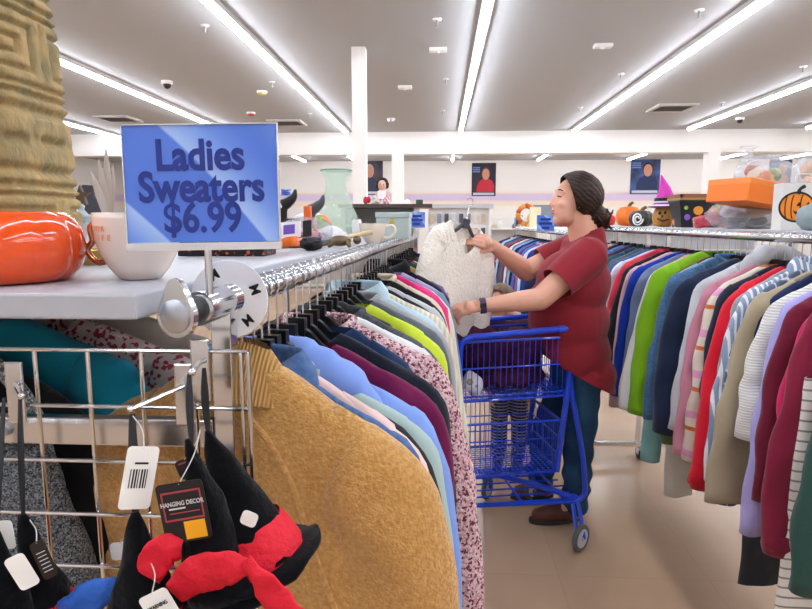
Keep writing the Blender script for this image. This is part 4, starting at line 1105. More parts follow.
# glass jar and gold bowl behind
c_ = on_shelf(84, 250); c_ = Vector((at(84, 250, 1.22).x, 1.22, SZ))
r = thing('glass_jar', 'clear cut glass jar behind the cream mug handle', 'jar', c_)
MB().lathe([(.02, 0), (.03, .002), (.032, .03), (.03, .065), (.024, .072), (.025, .078), (.02, .078)], 24, c_, lobes=12, lobe_amp=.08).build('body', glassy('cut_glass', '#dfe8ec', .45), r)
MB().lathe([(.026, .078), (.026, .086), (.012, .092), (.006, .1), (.008, .108), (.001, .112)], 20, c_).build('lid', glassy('cut_glass', '#dfe8ec', .45), r)
c_ = Vector((at(98, 256, 1.05).x - .012, 1.05, SZ))
single(MB().lathe([(.015, 0), (.018, .003), (.034, .018), (.046, .026), (.045, .028), (.03, .02), (.01, .006)], 28, c_), 'bowl', M('brass_bowl', '#c2a45c', rough=.3, metal=.6), 'small gold bowl between the orange pumpkin and the mug', 'bowl')
# black guitar-shaped plaque, star and leaf stems
c_ = Vector((at(97, 215, 1.75).x, 1.75, SZ))
o = [(-.05, 0), (-.054, .03), (-.05, .055), (-.036, .075), (-.036, .1), (-.045, .12), (-.043, .175), (-.03, .182), (.0, .18), (.0, .15), (.018, .12), (.03, .08), (.05, .055), (.055, .03), (.05, 0)]
single(MB().prism(o, c_, (1, 0, 0), (0, 0, 1), (0, -1, 0), .012), 'plaque', M('slate_black', '#3a3a40', rough=.6), 'dark guitar-shaped plaque behind the cream mug', 'plaque', smooth=False, bevel=.002)
c2 = at(82, 196, 1.6)
st = [((.028 if i % 2 == 0 else .012) * math.cos(R(90 + i * 36)), (.028 if i % 2 == 0 else .012) * math.sin(R(90 + i * 36))) for i in range(10)]
r = thing('star_ornament', 'dark bronze star ornament between tower and guitar plaque', 'ornament', (c2.x, c2.y, SZ))
MB().prism(st, c2, (1, 0, 0), (0, 0, 1), (0, -1, 0), .01).build('star', M('bronze', '#5c4a3a', rough=.4, metal=.5), r, smooth=False)
MB().tube([(c2.x, c2.y, SZ), (c2.x, c2.y, c2.z - .01)], .003).lathe([(.02, 0), (.018, .006)], 16, (c2.x, c2.y, SZ)).build('stand', M('bronze', '#5c4a3a', rough=.4, metal=.5), r)
c_ = Vector((at(107, 215, 1.55).x, 1.55, SZ))
r = thing('vase', 'slim pot of dried leaf blades beside the price sign', 'vase', c_)
MB().lathe([(.014, 0), (.018, .01), (.016, .05), (.013, .075)], 20, c_).build('pot', M('pot_white', '#d6d4cf', rough=.4), r)
MB().lathe([(.0165, .058), (.0155, .07)], 20, c_).build('pot_band', M('pot_band', '#c79a4f', rough=.4), r)
for k, (dx, h_, ln) in enumerate(((-.035, .135, .0), (-.015, .165, .0), (.004, .19, 0), (.018, .15, 0))):
    rg = []
    for i in range(13):
        u = i / 12; w_ = .011 * math.sin(PI * min(1, u * .95 + .04)) ** .8 + .0006
        p_ = c_ + Vector((dx * u ** 1.3, .004 * k, .07 + h_ * u))
        rg.append([p_ + Vector((-w_, 0, 0)), p_ + Vector((0, -.0025, 0)), p_ + Vector((w_, 0, 0)), p_ + Vector((0, .0025, 0))])
    MB().loft(rg).build('leaf', M('dried_leaf', '#b8aaa0', rough=.7), r)
# black glittery box, orange strap, bag, toys
p_ = at(222, 262, 1.32)
single(MB().box(p_.x - .10, p_.x + .095, 1.32, 1.42, SZ, SZ + .05), 'decor_box', M('halloween_print', '#141419', rough=.6, pat='speck', col2='#c2532a', col3='#2a2b33', scale=190, width=.82), 'low black box with orange speckles under the price sign', 'box', smooth=False, bevel=.003)
p_ = at(276, 262, 1.5)
m = MB(); rg = []
for i in range(14):
    u = i / 13; rg.append([(p_.x - .05 + .1 * u, 1.47 + yy, SZ + .028 + zz + .006 * math.sin(u * 8) - .012 * abs(u - .5)) for yy, zz in ((0, -.012), (0, .012), (.05, .012), (.05, -.012))])
single(m.loft(rg), 'folded_strap', M('orange_fabric', '#e56f1a', rough=.7, bump=.4, bscale=60), 'folded orange fabric strap beside the price sign base', 'strap', sharp=0)
p_ = at(312, 262, 1.62)
single(MB().ell((p_.x, 1.62, SZ + .017), .03, .06, .017, 24, 14, fn=lambda d: 1 + .25 * nz(d.x * 3, d.y * 3, d.z * 3)), 'pouch', M('black_cloth', '#1c1d22', rough=.9, bump=.5), 'small black cloth pouch beside the orange strap', 'pouch')
bagm = glassy('clear_bag', '#f3f5f8', .76, .12)
p_ = at(306, 248, 1.9)
r = thing('plastic_bag', 'clear plastic bag of toys with a purple and black label', 'bag', (p_.x, 1.9, SZ))
MB().ell((p_.x, 1.9, SZ + .045), .085, .06, .045, 28, 18, fn=lambda d: 1 + .12 * nz(d.x * 4, d.y * 4, d.z * 4)).build('film', bagm, r, sharp=0)
MB().ell((p_.x - .01, 1.9, SZ + .03), .065, .045, .028, 20, 12, fn=lambda d: 1 + .2 * nz(d.x * 4, d.y * 4, d.z * 4)).build('contents', M('toy_coral', '#d88a72', rough=.6, pat='speck', col2='#e9e3dc', col3='#5b4d8a', scale=50, width=.4), r)
MB().obox((p_.x - .032, 1.838, SZ + .052), (.03, .004, .003), (0, .001, .0), (0, .003, .024)).build('label', M('label_white', '#eceaf2', rough=.5), r, smooth=False)
MB().obox((p_.x - .036, 1.836, SZ + .053), (.017, .002, .002), (0, .001, .0), (0, .002, .014)).build('label_print', M('label_purple', '#6a4fb0', rough=.5), r, smooth=False)
MB().obox((p_.x + .018, 1.842, SZ + .056), (.013, .002, .002), (0, .001, .0), (0, .002, .024)).build('label_print', M('label_black', '#1d1d22', rough=.5), r, smooth=False)
def blobby(px, py, Y, rx, rz, mat, name, label, cat, seed, amp=.25, z=None, ry=None):
    p = at(px, py, Y)
    zz = p.z
    return single(MB().ell((p.x, Y, zz), rx, ry or rx * .8, rz, 24, 16, fn=lambda d: 1 + amp * nz(d.x * 2.2 + seed, d.y * 2.2, d.z * 2.2)), name, mat, label, cat, sharp=0)
def shoe(px, py, Y, label, m_):
    p = at(px, py, Y); r = thing('toy_figure', label, 'toy', (p.x, Y, p.z - .02))
    MB().tube(catmull([(p.x - .03, Y, SZ + .012), (p.x - .03, Y, p.z - .02), (p.x - .01, Y, p.z), (p.x + .012, Y, p.z + .02), (p.x + .02, Y, p.z + .045)], 14), [.018, .022, .016, .004], n=12).build('body', m_, r)
    MB().ell((p.x - .032, Y - .012, p.z - .01), .014, .012, .014).build('head', M('toy_white', '#dfe2e4', rough=.4), r)
shoe(290, 203, 2.05, 'black and white toy perched behind the price sign edge', black_plastic)
shoe(318, 208, 2.15, 'dark grey toy resting on the clear bag of toys', M('toy_grey', '#4c4f55', rough=.5))
p_ = at(307, 212, 2.0)
single(MB().box(p_.x - .012, p_.x + .012, 2.0, 2.02, SZ, p_.z + .02), 'candle', M('candle_orange', '#ea6a2e', rough=.5), 'small orange candle among the toys', 'candle', smooth=False, bevel=.003)
p_ = at(328, 220, 2.1)
single(MB().tube(catmull([(p_.x - .02, 2.02, SZ + .09), (p_.x - .005, 2.0, SZ + .075), (p_.x + .012, 2.0, SZ + .045), (p_.x + .018, 2.02, SZ + .005)], 14), [.008, .016, .016, .008], n=12), 'toy_snake', M('toy_green', '#8fc04a', rough=.4, pat='speck', col2='#55852a', scale=90), 'bright green toy leaning on the glass vase', 'toy')
for (px, Y, zz, rx, ry, rz_, mt, nm, lab, ct_) in (
    (297, 1.78, .014, .05, .04, .014, M('coral_pack', '#e0785c', rough=.35, coat=.3), 'packet', 'flat coral packet under the clear bag of toys', 'packet'),
    (331, 1.98, .03, .05, .03, .03, M('white_roll', '#e6e6ea', rough=.8, bump=.6), 'cloth_bundle', 'rolled white cloth between the clear bag and the brush', 'cloth'),
    (322, 2.1, .07, .028, .026, .03, M('coral_ball', '#e88064', rough=.6), 'toy_ball', 'coral toy ball behind the clear bag of toys', 'ball'),
    (310, 2.2, .09, .05, .02, .02, M('white_wing', '#e4e7ea', rough=.5), 'toy_wing', 'white toy wing above the clear bag of toys', 'toy')):
    x_ = at(px, 230, Y).x
    m_ = MB().ell((x_, Y, SZ + zz), rx, ry, rz_, 24, 16, fn=lambda d: 1 + .22 * nz(d.x * 2.5 + px, d.y * 2.5, d.z * 2.5))
    if zz > .05: m_.tube([(x_, Y, SZ), (x_, Y, SZ + zz)], .008, n=8)
    single(m_, nm, mt, lab, ct_, sharp=0)
for (px, h_, lab) in ((287, .085, 'black wire basket of odds and ends behind the price sign edge'),):
    x_ = at(px, 230, 2.2).x; r = thing('wire_basket', lab, 'basket', (x_, 2.2, SZ))
    m_ = MB()
    for k in range(16):
        a_ = 2 * PI * k / 16; m_.tube([(x_ + .035 * math.cos(a_), 2.2 + .035 * math.sin(a_), SZ), (x_ + .05 * math.cos(a_ + .2), 2.2 + .05 * math.sin(a_ + .2), SZ + h_)], .0022, n=5)
    for f_, z_ in ((.035, .003), (.043, h_ * .5), (.05, h_)): m_.tube([(x_ + f_ * math.cos(k), 2.2 + f_ * math.sin(k), SZ + z_) for k in [2 * PI * j / 20 for j in range(20)]], .003, n=6, closed=True)
    m_.build('wires', black_plastic, r)
    MB().ell((x_, 2.2, SZ + h_ * .6), .035, .035, .04, 14, 10).build('contents', M('odds_grey', '#5c6068', rough=.6, pat='speck', col2='#c9ccd2', col3='#25262b', scale=60), r)
# glass vase
VY = 2.42
c_ = Vector((at(337, 235, VY).x, VY, SZ))
r = thing('glass_vase', 'large pale green pressed glass vase standing on the shelf', 'vase', c_)
vm = glassy('green_glass', '#f3f9f4', .82, .08)
prof = [(.05, 0), (.075, .004), (.085, .03), (.088, .06), (.078, .10), (.058, .15), (.042, .195), (.038, .225), (.046, .25), (.060, .272), (.063, .276), (.058, .276), (.042, .25), (.034, .222), (.054, .15), (.075, .09), (.078, .03), (.05, .01)]
m = MB().lathe(prof, 72, c_, cap=False)
m.disp(lambda v: Vector((v.x - c_.x, v.y - VY, 0)) * (.16 * nz(math.atan2(v.y - VY, v.x - c_.x) * 4, v.z * 40, 1) if v.z < SZ + .24 else 0))
m.build('body', vm, r, sharp=0)
MB().tube([c_ + Vector((.061 * math.cos(k), .061 * math.sin(k), .275)) for k in [2 * PI * j / 40 for j in range(40)]], .0028, n=8, closed=True).build('rim', glassy('green_glass_rim', '#a9c9b8', .3, .08), r)
# white cup, wooden spoon, box
CY = 2.15
c_ = Vector((at(373, 244, CY).x, CY, SZ))
r = thing('cup', 'wide cream cup with handle beside the grey storage box', 'cup', c_)
MB().lathe([(.02, 0), (.026, .004), (.042, .03), (.048, .06), (.049, .07), (.046, .07), (.04, .034), (.02, .008)], 32, c_).build('cup_body', M('cream_cup', '#ece4d4', rough=.25), r)
MB().tube(catmull([c_ + Vector((.044, 0, .06)), c_ + Vector((.07, 0, .062)), c_ + Vector((.078, 0, .042)), c_ + Vector((.06, 0, .022)), c_ + Vector((.036, 0, .02))], 16), .005, n=8).build('handle', M('cream_cup', '#ece4d4', rough=.25), r)
a_ = at(322, 242, 1.95); b_ = at(372, 232, 2.02)
r = thing('paint_brush', 'wooden handled brush lying across the cream cup', 'brush', a_)
MB().tube([a_.lerp(b_, .42), b_], [.006, .011, .009], n=10).build('handle', M('pale_wood', '#d3bd92', rough=.5), r)
MB().tube([a_, a_.lerp(b_, .42)], [.012, .011, .006], n=10, flat=.5).build('bristles', M('brush_blue', '#43566e', rough=.8), r)
p_ = at(357, 243, 2.3)
single(MB().lathe([(.016, 0), (.018, .004), (.018, .075), (.015, .085)], 20, (p_.x, 2.3, SZ)), 'candle', M('white_wax', '#eceeee', rough=.4), 'white pillar candle between the glass vase and the cup', 'candle')
p_ = at(340, 250, 1.8)
r = thing('metal_figurine', 'small bronze coloured figurine lying below the brush', 'figurine', (p_.x, 1.8, SZ))
MB().ell((p_.x, 1.8, SZ + .02), .034, .02, .016).cap((p_.x - .03, 1.79, SZ + .006), (p_.x - .01, 1.79, SZ + .02), .006, .009).cap((p_.x + .03, 1.785, SZ + .006), (p_.x + .02, 1.795, SZ + .02), .006, .009).cap((p_.x - .05, 1.81, SZ + .008), (p_.x - .02, 1.81, SZ + .018), .004, .007).build('body', M('bronze2', '#6d5d44', rough=.35, metal=.4), r)
MB().ell((p_.x + .05, 1.81, SZ + .022), .013, .012, .013).build('head', M('bronze2', '#6d5d44', rough=.35, metal=.4), r)
BY = 2.7
a_ = at(376, 213, BY); b_ = at(409, 243, BY)
r = thing('storage_box', 'grey green storage box with a gold pineapple emblem', 'box', ((a_.x + b_.x) / 2, BY, SZ))
bm_ = M('box_grey_green', '#b4c2c0', rough=.6)
MB().box(a_.x, b_.x, BY, BY + .22, SZ, a_.z).build('body', bm_, r, smooth=False, bevel=.004)
MB().box(a_.x - .004, b_.x + .004, BY - .004, BY + .224, a_.z - .02, a_.z + .004).build('lid', bm_, r, smooth=False, bevel=.003)
ex, ez = at(392, 222, BY).x, at(392, 222, BY).z
gm = M('gold_emblem', '#b9a04c', rough=.4, metal=.5)
MB().ell((ex, BY - .002, ez - .006), .012, .003, .017).box(ex - .008, ex + .008, BY - .003, BY, ez + .011, ez + .022).build('emblem', gm, r)
# ================================================================== shopping cart
blue = M('cart_blue', '#1546dc', rough=.3, coat=.3)
CA = R(12)
CO = Vector((.085, 2.58, 0))
ct = thing('shopping_cart', 'blue two-tier wire shopping cart in front of the shopper', 'shopping cart', CO, rz=CA)
Wd = .38
def c_tube(pts, r_, name, n=10, flat=1, mat=blue):
    return MB().tube(pts, r_, n=n).build(name, mat, ct, local=True)
L_ = .56
for y in (0, Wd):
    top = [(0, y, .26), (0, y, .5), (0, y, .88), (.008, y, .945), (.045, y, .968), (.10, y, .972), (.3, y, .985), (.46, y, .995)]
    c_tube(catmull(top, 36), .0135, 'frame_tube')
    c_tube([(L_ - .04, y, .99), (L_ - .055, y, .83), (L_ - .075, y, .62), (L_ - .105, y, .34)], .0135, 'rear_upright')
    c_tube(catmull([(L_ - .058, y, .82), (L_ - .048, y, .72), (L_ + .015, y, .42), (L_ + .035, y, .26), (L_ + .03, y, .215), (L_ - .01, y, .19)], 24), .0125, 'wheel_strut')
    c_tube([(0, y, .27), (.06, y, .205), (L_, y, .19)], .011, 'base_rail')
hb = MB().tube([(.44, 0, .993), (.50, 0, .998), (L_ + .02, 0, 1.0)], .017, n=14).tube([(L_ + .012, 0, 1.0), (L_ + .012, Wd, 1.0)], .017, n=14).tube([(.44, Wd, .993), (L_ + .02, Wd, 1.0)], .017, n=14)
hb.build('push_handle', M('cart_handle_blue', '#1d55ea', rough=.25, coat=.5), ct, local=True)
def basket(name, x0, x1, z0, z1, rails, step=.026, slope=0):
    y0, y1 = .012, Wd - .012
    def zt(x): return z1 + slope * (x - x0)
    def zb_(x): return z0 + slope * (x - x0)
    rim = MB()
    for z_, rr in [(1, .006)] + [(q, .0035) for q in rails] + [(0, .006)]:
        P = [(x, y, zb_(x) + (zt(x) - zb_(x)) * z_) for x, y in ((x0, y0), (x1, y0), (x1, y1), (x0, y1))]
        for a, b in zip(P, P[1:] + P[:1]): rim.tube([a, b], rr, n=8)
    rim.build(name + '_rim', blue, ct, local=True)
    for side, y in (('near', y0), ('far', y1)):
        m = MB(); x = x0 + step
        while x < x1: m.tube([(x, y, zb_(x)), (x, y, zt(x))], .0021, n=6); x += step
        m.build(name + '_side_wires', blue, ct, local=True)
    for x in (x0, x1):
        m = MB(); y = y0 + step
        while y < y1: m.tube([(x, y, zb_(x)), (x, y, zt(x))], .0021, n=6); y += step
        m.build(name + '_end_wires', blue, ct, local=True)
    m = MB(); x = x0
    while x < x1: m.tube([(x, y0, zb_(x)), (x, y1, zb_(x))], .0021, n=6); x += step
    y = y0
    while y < y1: m.tube([(x0, y, zb_(x0)), (x1, y, zb_(x1))], .0021, n=6); y += step
    m.build(name + '_floor_wires', blue, ct, local=True)
basket('upper_basket', .005, L_ - .06, .68, .945, (.55, .08), slope=.02)
basket('lower_basket', .005, L_ - .09, .335, .575, (.66, .33), step=.024)
m = MB()
for k in range(6): m.tube([(.03, .02 + k * (Wd - .04) / 5, .2), (L_ + .0, .02 + k * (Wd - .04) / 5, .195)], .0045, n=8)
for x in (.06, .3, .5): m.tube([(x, 0, .198), (x, Wd, .198)], .006, n=8)
m.build('bottom_tray', blue, ct, local=True)
MB().tube(catmull([(.10, Wd * .9, .24), (.25, Wd * .62, .235), (.42, Wd * .3, .222), (L_ - .01, .02, .2)], 16), .0135, n=10).build('spine_tube', blue, ct, local=True)
tyre = M('tyre_grey', '#55575c', rough=.6); hubm = M('wheel_hub_grey', '#b9bcc0', rough=.4)
iv = Matrix.Rotation(-CA, 3, 'Z')
for (wx, wy, ya_) in ((.632, 2.60, 35), (.255, 3.10, 50), (.06, 2.60, 20), (.50, 3.10, 20)):
    l = iv @ (Vector((wx, wy, 0)) - CO)
    d = Matrix.Rotation(R(ya_), 3, 'Z') @ Vector((1, 0, 0)); ax = Vector((-d.y, d.x, 0)); c = Vector((l.x, l.y, .0625))
    wh = MB()
    tor = [c + d * (.05 * math.cos(k)) + Vector((0, 0, .05 * math.sin(k))) for k in [2 * PI * j / 28 for j in range(28)]]
    wo = wh.tube(tor, .0125, n=10, closed=True, up=ax).build('wheel', tyre, ct, local=True)
    MB().tube([c - ax * .011, c + ax * .011], .042, n=24).build('hub', hubm, wo, local=True)
    tag(MB().tube([c - ax * .018, c + ax * .018], .009, n=14).build('axle', steel, wo, local=True), None)
    # fork
    tx = min(max(c.x - d.x * .05, .02), L_ + .01); ty = min(max(c.y - .02, .0), Wd)
    tp = Vector((tx, ty, .195))
    if wx > .6: tp = Vector((L_ - .01, .01, .2))
    fk = MB()
    for s in (-1, 1): fk.tube(catmull([tp + ax * s * .014, (tp + c) / 2 + ax * s * .017 + Vector((0, 0, .012)), c + ax * s * .017], 8), .009, n=8, flat=.6)
    fk.tube([tp + Vector((0, 0, -.02)), tp + Vector((0, 0, .02))], .014, n=10)
    fk.build('caster_fork', blue, ct, local=True)
# goods lying in the cart
Cm = Matrix.Translation(CO) @ Matrix.Rotation(CA, 4, 'Z')
def heap(lst, seed, amp=.02, f=9):
    m = MB()
    for (c, rx, ry, rz) in lst: m.ell(Cm @ Vector(c), rx, ry, rz, 20, 14)
    m = remeshed(m, .009, 4)
    m.disp(lambda v: Vector((nz(v.x * f + seed, v.y * f, v.z * f), nz(v.y * f, v.z * f, seed), nz(v.z * f + seed, v.x * f, v.y * f))) * amp + Vector((0, 0, .010 * math.sin(v.x * 60 + 3 * nz(v.x * 5, v.y * 5, seed)))))
    return m
single(heap([((.16, .19, .88), .145, .14, .10), ((.33, .19, .86), .12, .14, .10), ((.25, .19, .75), .20, .14, .05), ((.05, .14, .93), .07, .09, .035), ((.0, .10, .93), .05, .06, .04), ((.40, .2, .93), .06, .1, .04)], 3.1),
       'folded_garment', M('plum_knit', '#3c1b30', rough=.95, bump=.6, bscale=40, spec=.1, pat='noise', col2='#512842', scale=14), 'heap of dark plum knitwear in the upper basket of the cart', 'garment', sharp=0)
p_ = Cm @ Vector((.075, .02, .75))
single(heap([((.075, .045, .75), .05, .026, .058)], 8.0, .012), 'cloth_bundle', M('white_print', '#e9ebe9', rough=.8, pat='cells', col2='#c9b860', col3='#8aa06f', scale=22, width=.34), 'white cloth with yellow and green print pressed against the cart wires', 'cloth', sharp=0)
# ================================================================== people
skin = M('skin', '#d9a088', rough=.5, pat='noise', col2='#e0ab94', scale=9, bump=.05, bscale=160, spec=.35)
def hand(m, wrist, d, n, s, sc=1.0, curl=(35, 40, 45, 50), seg2=1.0, thumb=(.4, .5)):
    d, n, s = Vector(d).normalized(), Vector(n).normalized(), Vector(s)
    s = (s - d * s.dot(d)).normalized(); n = (n - d * n.dot(d) - s * n.dot(s)).normalized()
    wrist = Vector(wrist)
    offs = (.029, .010, -.009, -.027); kn = (.082, .087, .083, .074); ln = ((.040, .024, .020), (.045, .028, .021), (.042, .026, .020), (.032, .019, .018))
    for i in range(4):
        a = wrist + s * offs[i] * .55 * sc + d * .008 * sc; k = wrist + (s * offs[i] + d * kn[i]) * sc
        m.cap(a, k, .0135 * sc, .0105 * sc)
        p = k; ang = 0
        for j, l in enumerate(ln[i]):
            ang += R(curl[i]) * (1, seg2, .6)[j]
            q = p + (d * math.cos(ang) - n * math.sin(ang)) * l * sc
            m.cap(p, q, (.0098, .0088, .008)[j] * sc, (.0088, .008, .0066)[j] * sc, 12)
            p = q
    m.ell(wrist + d * .045 * sc, .020 * sc, .036 * sc, .032 * sc)
    a = wrist + (d * .015 + s * .018) * sc; b = a + (d * .035 + s * .026 - n * .012) * sc
    c = b + (d * .030 + s * .004 - n * .026 * thumb[0] * 2) * sc; e = c + (d * .024 - s * .004 - n * .022 * thumb[1] * 2) * sc
    m.cap(a, b, .016 * sc, .0125 * sc); m.cap(b, c, .012 * sc, .0105 * sc); m.cap(c, e, .0105 * sc, .008 * sc)

# --- the shopper
WY = 2.86
hipn, hipf = at(583, 372, WY - .09), at(572, 372, WY + .09)
kneen, kneef = at(579, 440, WY - .07), at(545, 432, WY + .20)
ankn, ankf = at(575, 500, WY + .01), at(541, 478, WY + .27)
shn, shf = at(590, 255, WY - .145), at(572, 250, WY + .155)
eln, elf = at(540, 299, 2.62), at(526, 271, 2.98)
wrn, wrf = at(480, 306, 2.60), at(493, 246, 2.83)
head = at(573.5, 202, WY - .02)
wm_ = thing('person', 'woman in a red t-shirt and blue jeans holding up the white sweater', 'person', (ankn.x, WY + .1, 0))
m = MB()
def headprims(m, c, s, f, hair=False):
    """head about c (between the ears), scale s, facing unit vector f (level)"""
    f = Vector(f).normalized(); u = Vector((0, 0, 1)); sd = f.cross(u)
    tilt = Matrix.Rotation(R(6), 3, sd)
    P = lambda a, b, h: c + tilt @ (f * a + sd * b + u * h) * s
    rot = Matrix((f, sd, u)).transposed()
    rt = tilt @ rot
    m.ell(P(-.012, 0, .028), .098 * s, .076 * s, .092 * s, 28, 20, rt)
    m.ell(P(.028, 0, -.02), .068 * s, .062 * s, .098 * s, 24, 18, rt)
    m.ell(P(.052, 0, -.088), .034 * s, .034 * s, .028 * s, 18, 12, rt)          # chin
    m.ell(P(.030, 0, -.07), .052 * s, .056 * s, .042 * s, 18, 12, rt)           # jaw
    m.cap(P(.084, 0, .020), P(.104, 0, -.020), .0095 * s, .0115 * s)             # nose
    m.ell(P(.097, .010, -.024), .010 * s, .008 * s, .008 * s); m.ell(P(.097, -.010, -.024), .010 * s, .008 * s, .008 * s)
    m.ell(P(.088, 0, -.050), .012 * s, .022 * s, .0065 * s, rot=rt); m.ell(P(.085, 0, -.062), .012 * s, .02 * s, .007 * s, rot=rt)   # lips
    for q in (-1, 1):
        m.cap(P(.080, .014 * q, .040), P(.064, .046 * q, .036), .011 * s, .009 * s)     # brow
        m.ell(P(.060, .036 * q, -.018), .024 * s, .024 * s, .024 * s)                   # cheek
        m.ell(P(-.008, .074 * q, -.004), .020 * s, .008 * s, .031 * s, rot=rt @ Matrix.Rotation(R(12), 3, 'Y'))   # ear
        m.ell(P(.0, .076 * q, -.026), .009 * s, .007 * s, .010 * s)
    return P, rt
FD = Vector((-.985, -.10, 0)).normalized()
P, rt = headprims(m, head, .97, FD)
nb = at(585, 237, WY)
m.cap(nb + Vector((.0, 0, -.03)), head + Vector((.022, 0, -.05)), .066, .058)
m.cap(head + Vector((.03, 0, -.05)), at(588, 246, WY), .05, .07)
chest = at(574, 284, WY); belly = at(570, 335, WY); pelv = at(579, 366, WY)
m.ell(chest, .15, .185, .155); m.ell(belly, .165, .185, .14); m.ell(pelv, .115, .155, .10)
m.cap(shn, shf, .062, .062)
for a, e, w_, S in ((shn, eln, wrn, 1), (shf, elf, wrf, 1)):
    m.cap(a, e, .062, .050); m.cap(e, e.lerp(w_, .35), .049, .046); m.cap(e.lerp(w_, .3), w_, .046, .028)
for h, k, a in ((hipn, kneen, ankn), (hipf, kneef, ankf)):
    m.cap(h, k, .072, .056); m.cap(k, k.lerp(a, .35), .057, .056); m.cap(k.lerp(a, .3), a, .056, .036)
    m.cap(a, a + Vector((-.10, -.02, -.075)), .03, .018)
hd_ = at(452, 311, 2.585) - wrn
hand(m, wrn + hd_.normalized() * .004, hd_, Vector((.05, -.55, .8)), Vector((-.1, .75, .5)), 1.02, curl=(24, 30, 36, 42))
hd2 = at(474, 236, 2.74) - wrf
hand(m, wrf, hd2, Vector((.1, -.75, .6)), Vector((-.2, -.4, -.8)), .95, curl=(30, 36, 42, 48), seg2=1.1)
body = remeshed(m, .0048, 5)
body.build('body', skin, wm_, sharp=0)
# shirt
shirtm = M('brick_red_shirt', '#8d2531', rough=.85, spec=.2, sheen=.15, bump=.3, bscale=14)
m = MB()
m.ell(chest + Vector((0, 0, .0)), .168, .20, .17, 28, 20); m.ell(at(556, 300, WY), .125, .175, .10, 28, 20)
m.ell(at(569, 322, WY), .185, .205, .20, 28, 20); m.ell(at(572, 350, WY), .175, .205, .20, 28, 20); m.ell(at(577, 388, WY), .172, .205, .18, 28, 20); m.cap(at(588, 285, WY), at(587, 385, WY), .085, .09); m.ell(at(586, 376, WY - .05), .14, .15, .12); m.ell(at(590, 385, WY), .115, .20, .12)
m.cap(shn, shf, .076, .076); m.cap(nb + Vector((.012, 0, -.05)), nb + Vector((.006, 0, .03)), .092, .074)
m.cap(shn + Vector((0, 0, -.02)), shn.lerp(eln, .3), .077, .07); m.cap(shf + Vector((0, 0, -.02)), shf.lerp(elf, .3), .077, .07)
sm = remeshed(m, .009, 8)
hemF, hemB = at(541, 352, WY), at(606, 386, WY)
no = Vector((hemF.z - hemB.z, 0, -(hemF.x - hemB.x)));
if no.z > 0: no = -no
sm = cut(sm, hemB, no.normalized())
nk = (head - nb).normalized()
sm = cut(sm, nb + Vector((0, 0, .028)), Vector((-.38, -.0, 1)).normalized())
sm.disp(lambda v: Vector((nz(v.x * 5, v.y * 5, v.z * 3.2 + 4), nz(v.x * 5, v.y * 5 + 3, v.z * 4), 0)) * .013 + Vector((1, 0, 0)) * .004 * math.sin((v.z * 1.0 + v.x * .9) * 30 + 4 * nz(v.x * 4, v.y * 4, v.z * 4)) * max(0, min(1, (1.30 - v.z) * 4)))
so_ = sm.build('t_shirt', shirtm, wm_, sharp=0)
for a, e, nm in ((shn, eln, 'sleeve'), (shf, elf, 'sleeve')):
    d = (e - a).normalized()
    pts = [a - d * .02, a + d * .05, a.lerp(e, .45), a.lerp(e, .60), a.lerp(e, .66)]
    mm = MB().tube(catmull(pts, 16), [.078, .083, .08, .078, .079], n=32, cap=False)
    mm.disp(lambda v: Vector((nz(v.x * 9, v.y * 9, v.z * 9), nz(v.y * 9, v.z * 9, 2), nz(v.z * 9, v.x * 9, 5))) * .008)
    mm.build('sleeve', shirtm, so_, sharp=0)
# jeans
jm = M('jeans', '#1f3d5e', rough=.85, spec=.2, pat='noise', col2='#2e5273', scale=7, bump=.35, bscale=25)
m = MB()
m.ell(pelv + Vector((0, 0, -.02)), .14, .18, .12)
for h, k, a in ((hipn, kneen, ankn), (hipf, kneef, ankf)):
    m.cap(h, k, .092, .074); m.cap(k, k.lerp(a, .3), .074, .073); m.cap(k.lerp(a, .3), a + Vector((0, 0, -.03)), .073, .060)
jn = remeshed(m, .009, 5)
jn.disp(lambda v: Vector((1, .4, 0)) * .006 * math.sin(v.z * 55 + 6 * nz(v.x * 6, v.y * 6, v.z * 5)) * max(.25, min(1, (.95 - v.z) * 1.4)) + Vector((nz(v.x * 9, v.y * 9, v.z * 6), 0, 0)) * .007)
jn = cut(jn, Vector((0, 0, .055)), Vector((0, 0, -1)))
jn.build('jeans', jm, wm_, sharp=0)
# shoes
lea = M('brown_leather', '#5e3428', rough=.45, bump=.2); sole = M('dark_sole', '#2f2a28', rough=.7)
for toe, heel in ((at(538, 517, 2.86), at(572, 519, 2.88)), (at(519, 492, 3.12), at(545, 494, 3.13))):
    toe.z = .045; heel.z = .05; d = (toe - heel).normalized()
    m = MB().cap(heel, heel.lerp(toe, .55) + Vector((0, 0, .004)), .043, .044).cap(heel.lerp(toe, .5), toe + Vector((0, 0, -.008)), .046, .034).cap(heel, heel + Vector((0, 0, .05)), .041, .043)
    m = remeshed(m, .007, 4); m = cut(m, Vector((0, 0, .018)), Vector((0, 0, -1)))
    so = m.build('shoe', lea, wm_, sharp=0)
    sd = Vector((-d.y, d.x, 0)); out = []
    for i in range(28):
        k = 2 * PI * i / 28; L2 = (toe - heel).length / 2 + .046
        out.append((L2 * math.cos(k), (.044 + .008 * math.cos(k)) * math.sin(k)))
    cc = (toe + heel) / 2; cc.z = .001
    MB().prism(out, cc, d, sd, (0, 0, 1), .024).build('sole', sole, so, smooth=False, bevel=.004)
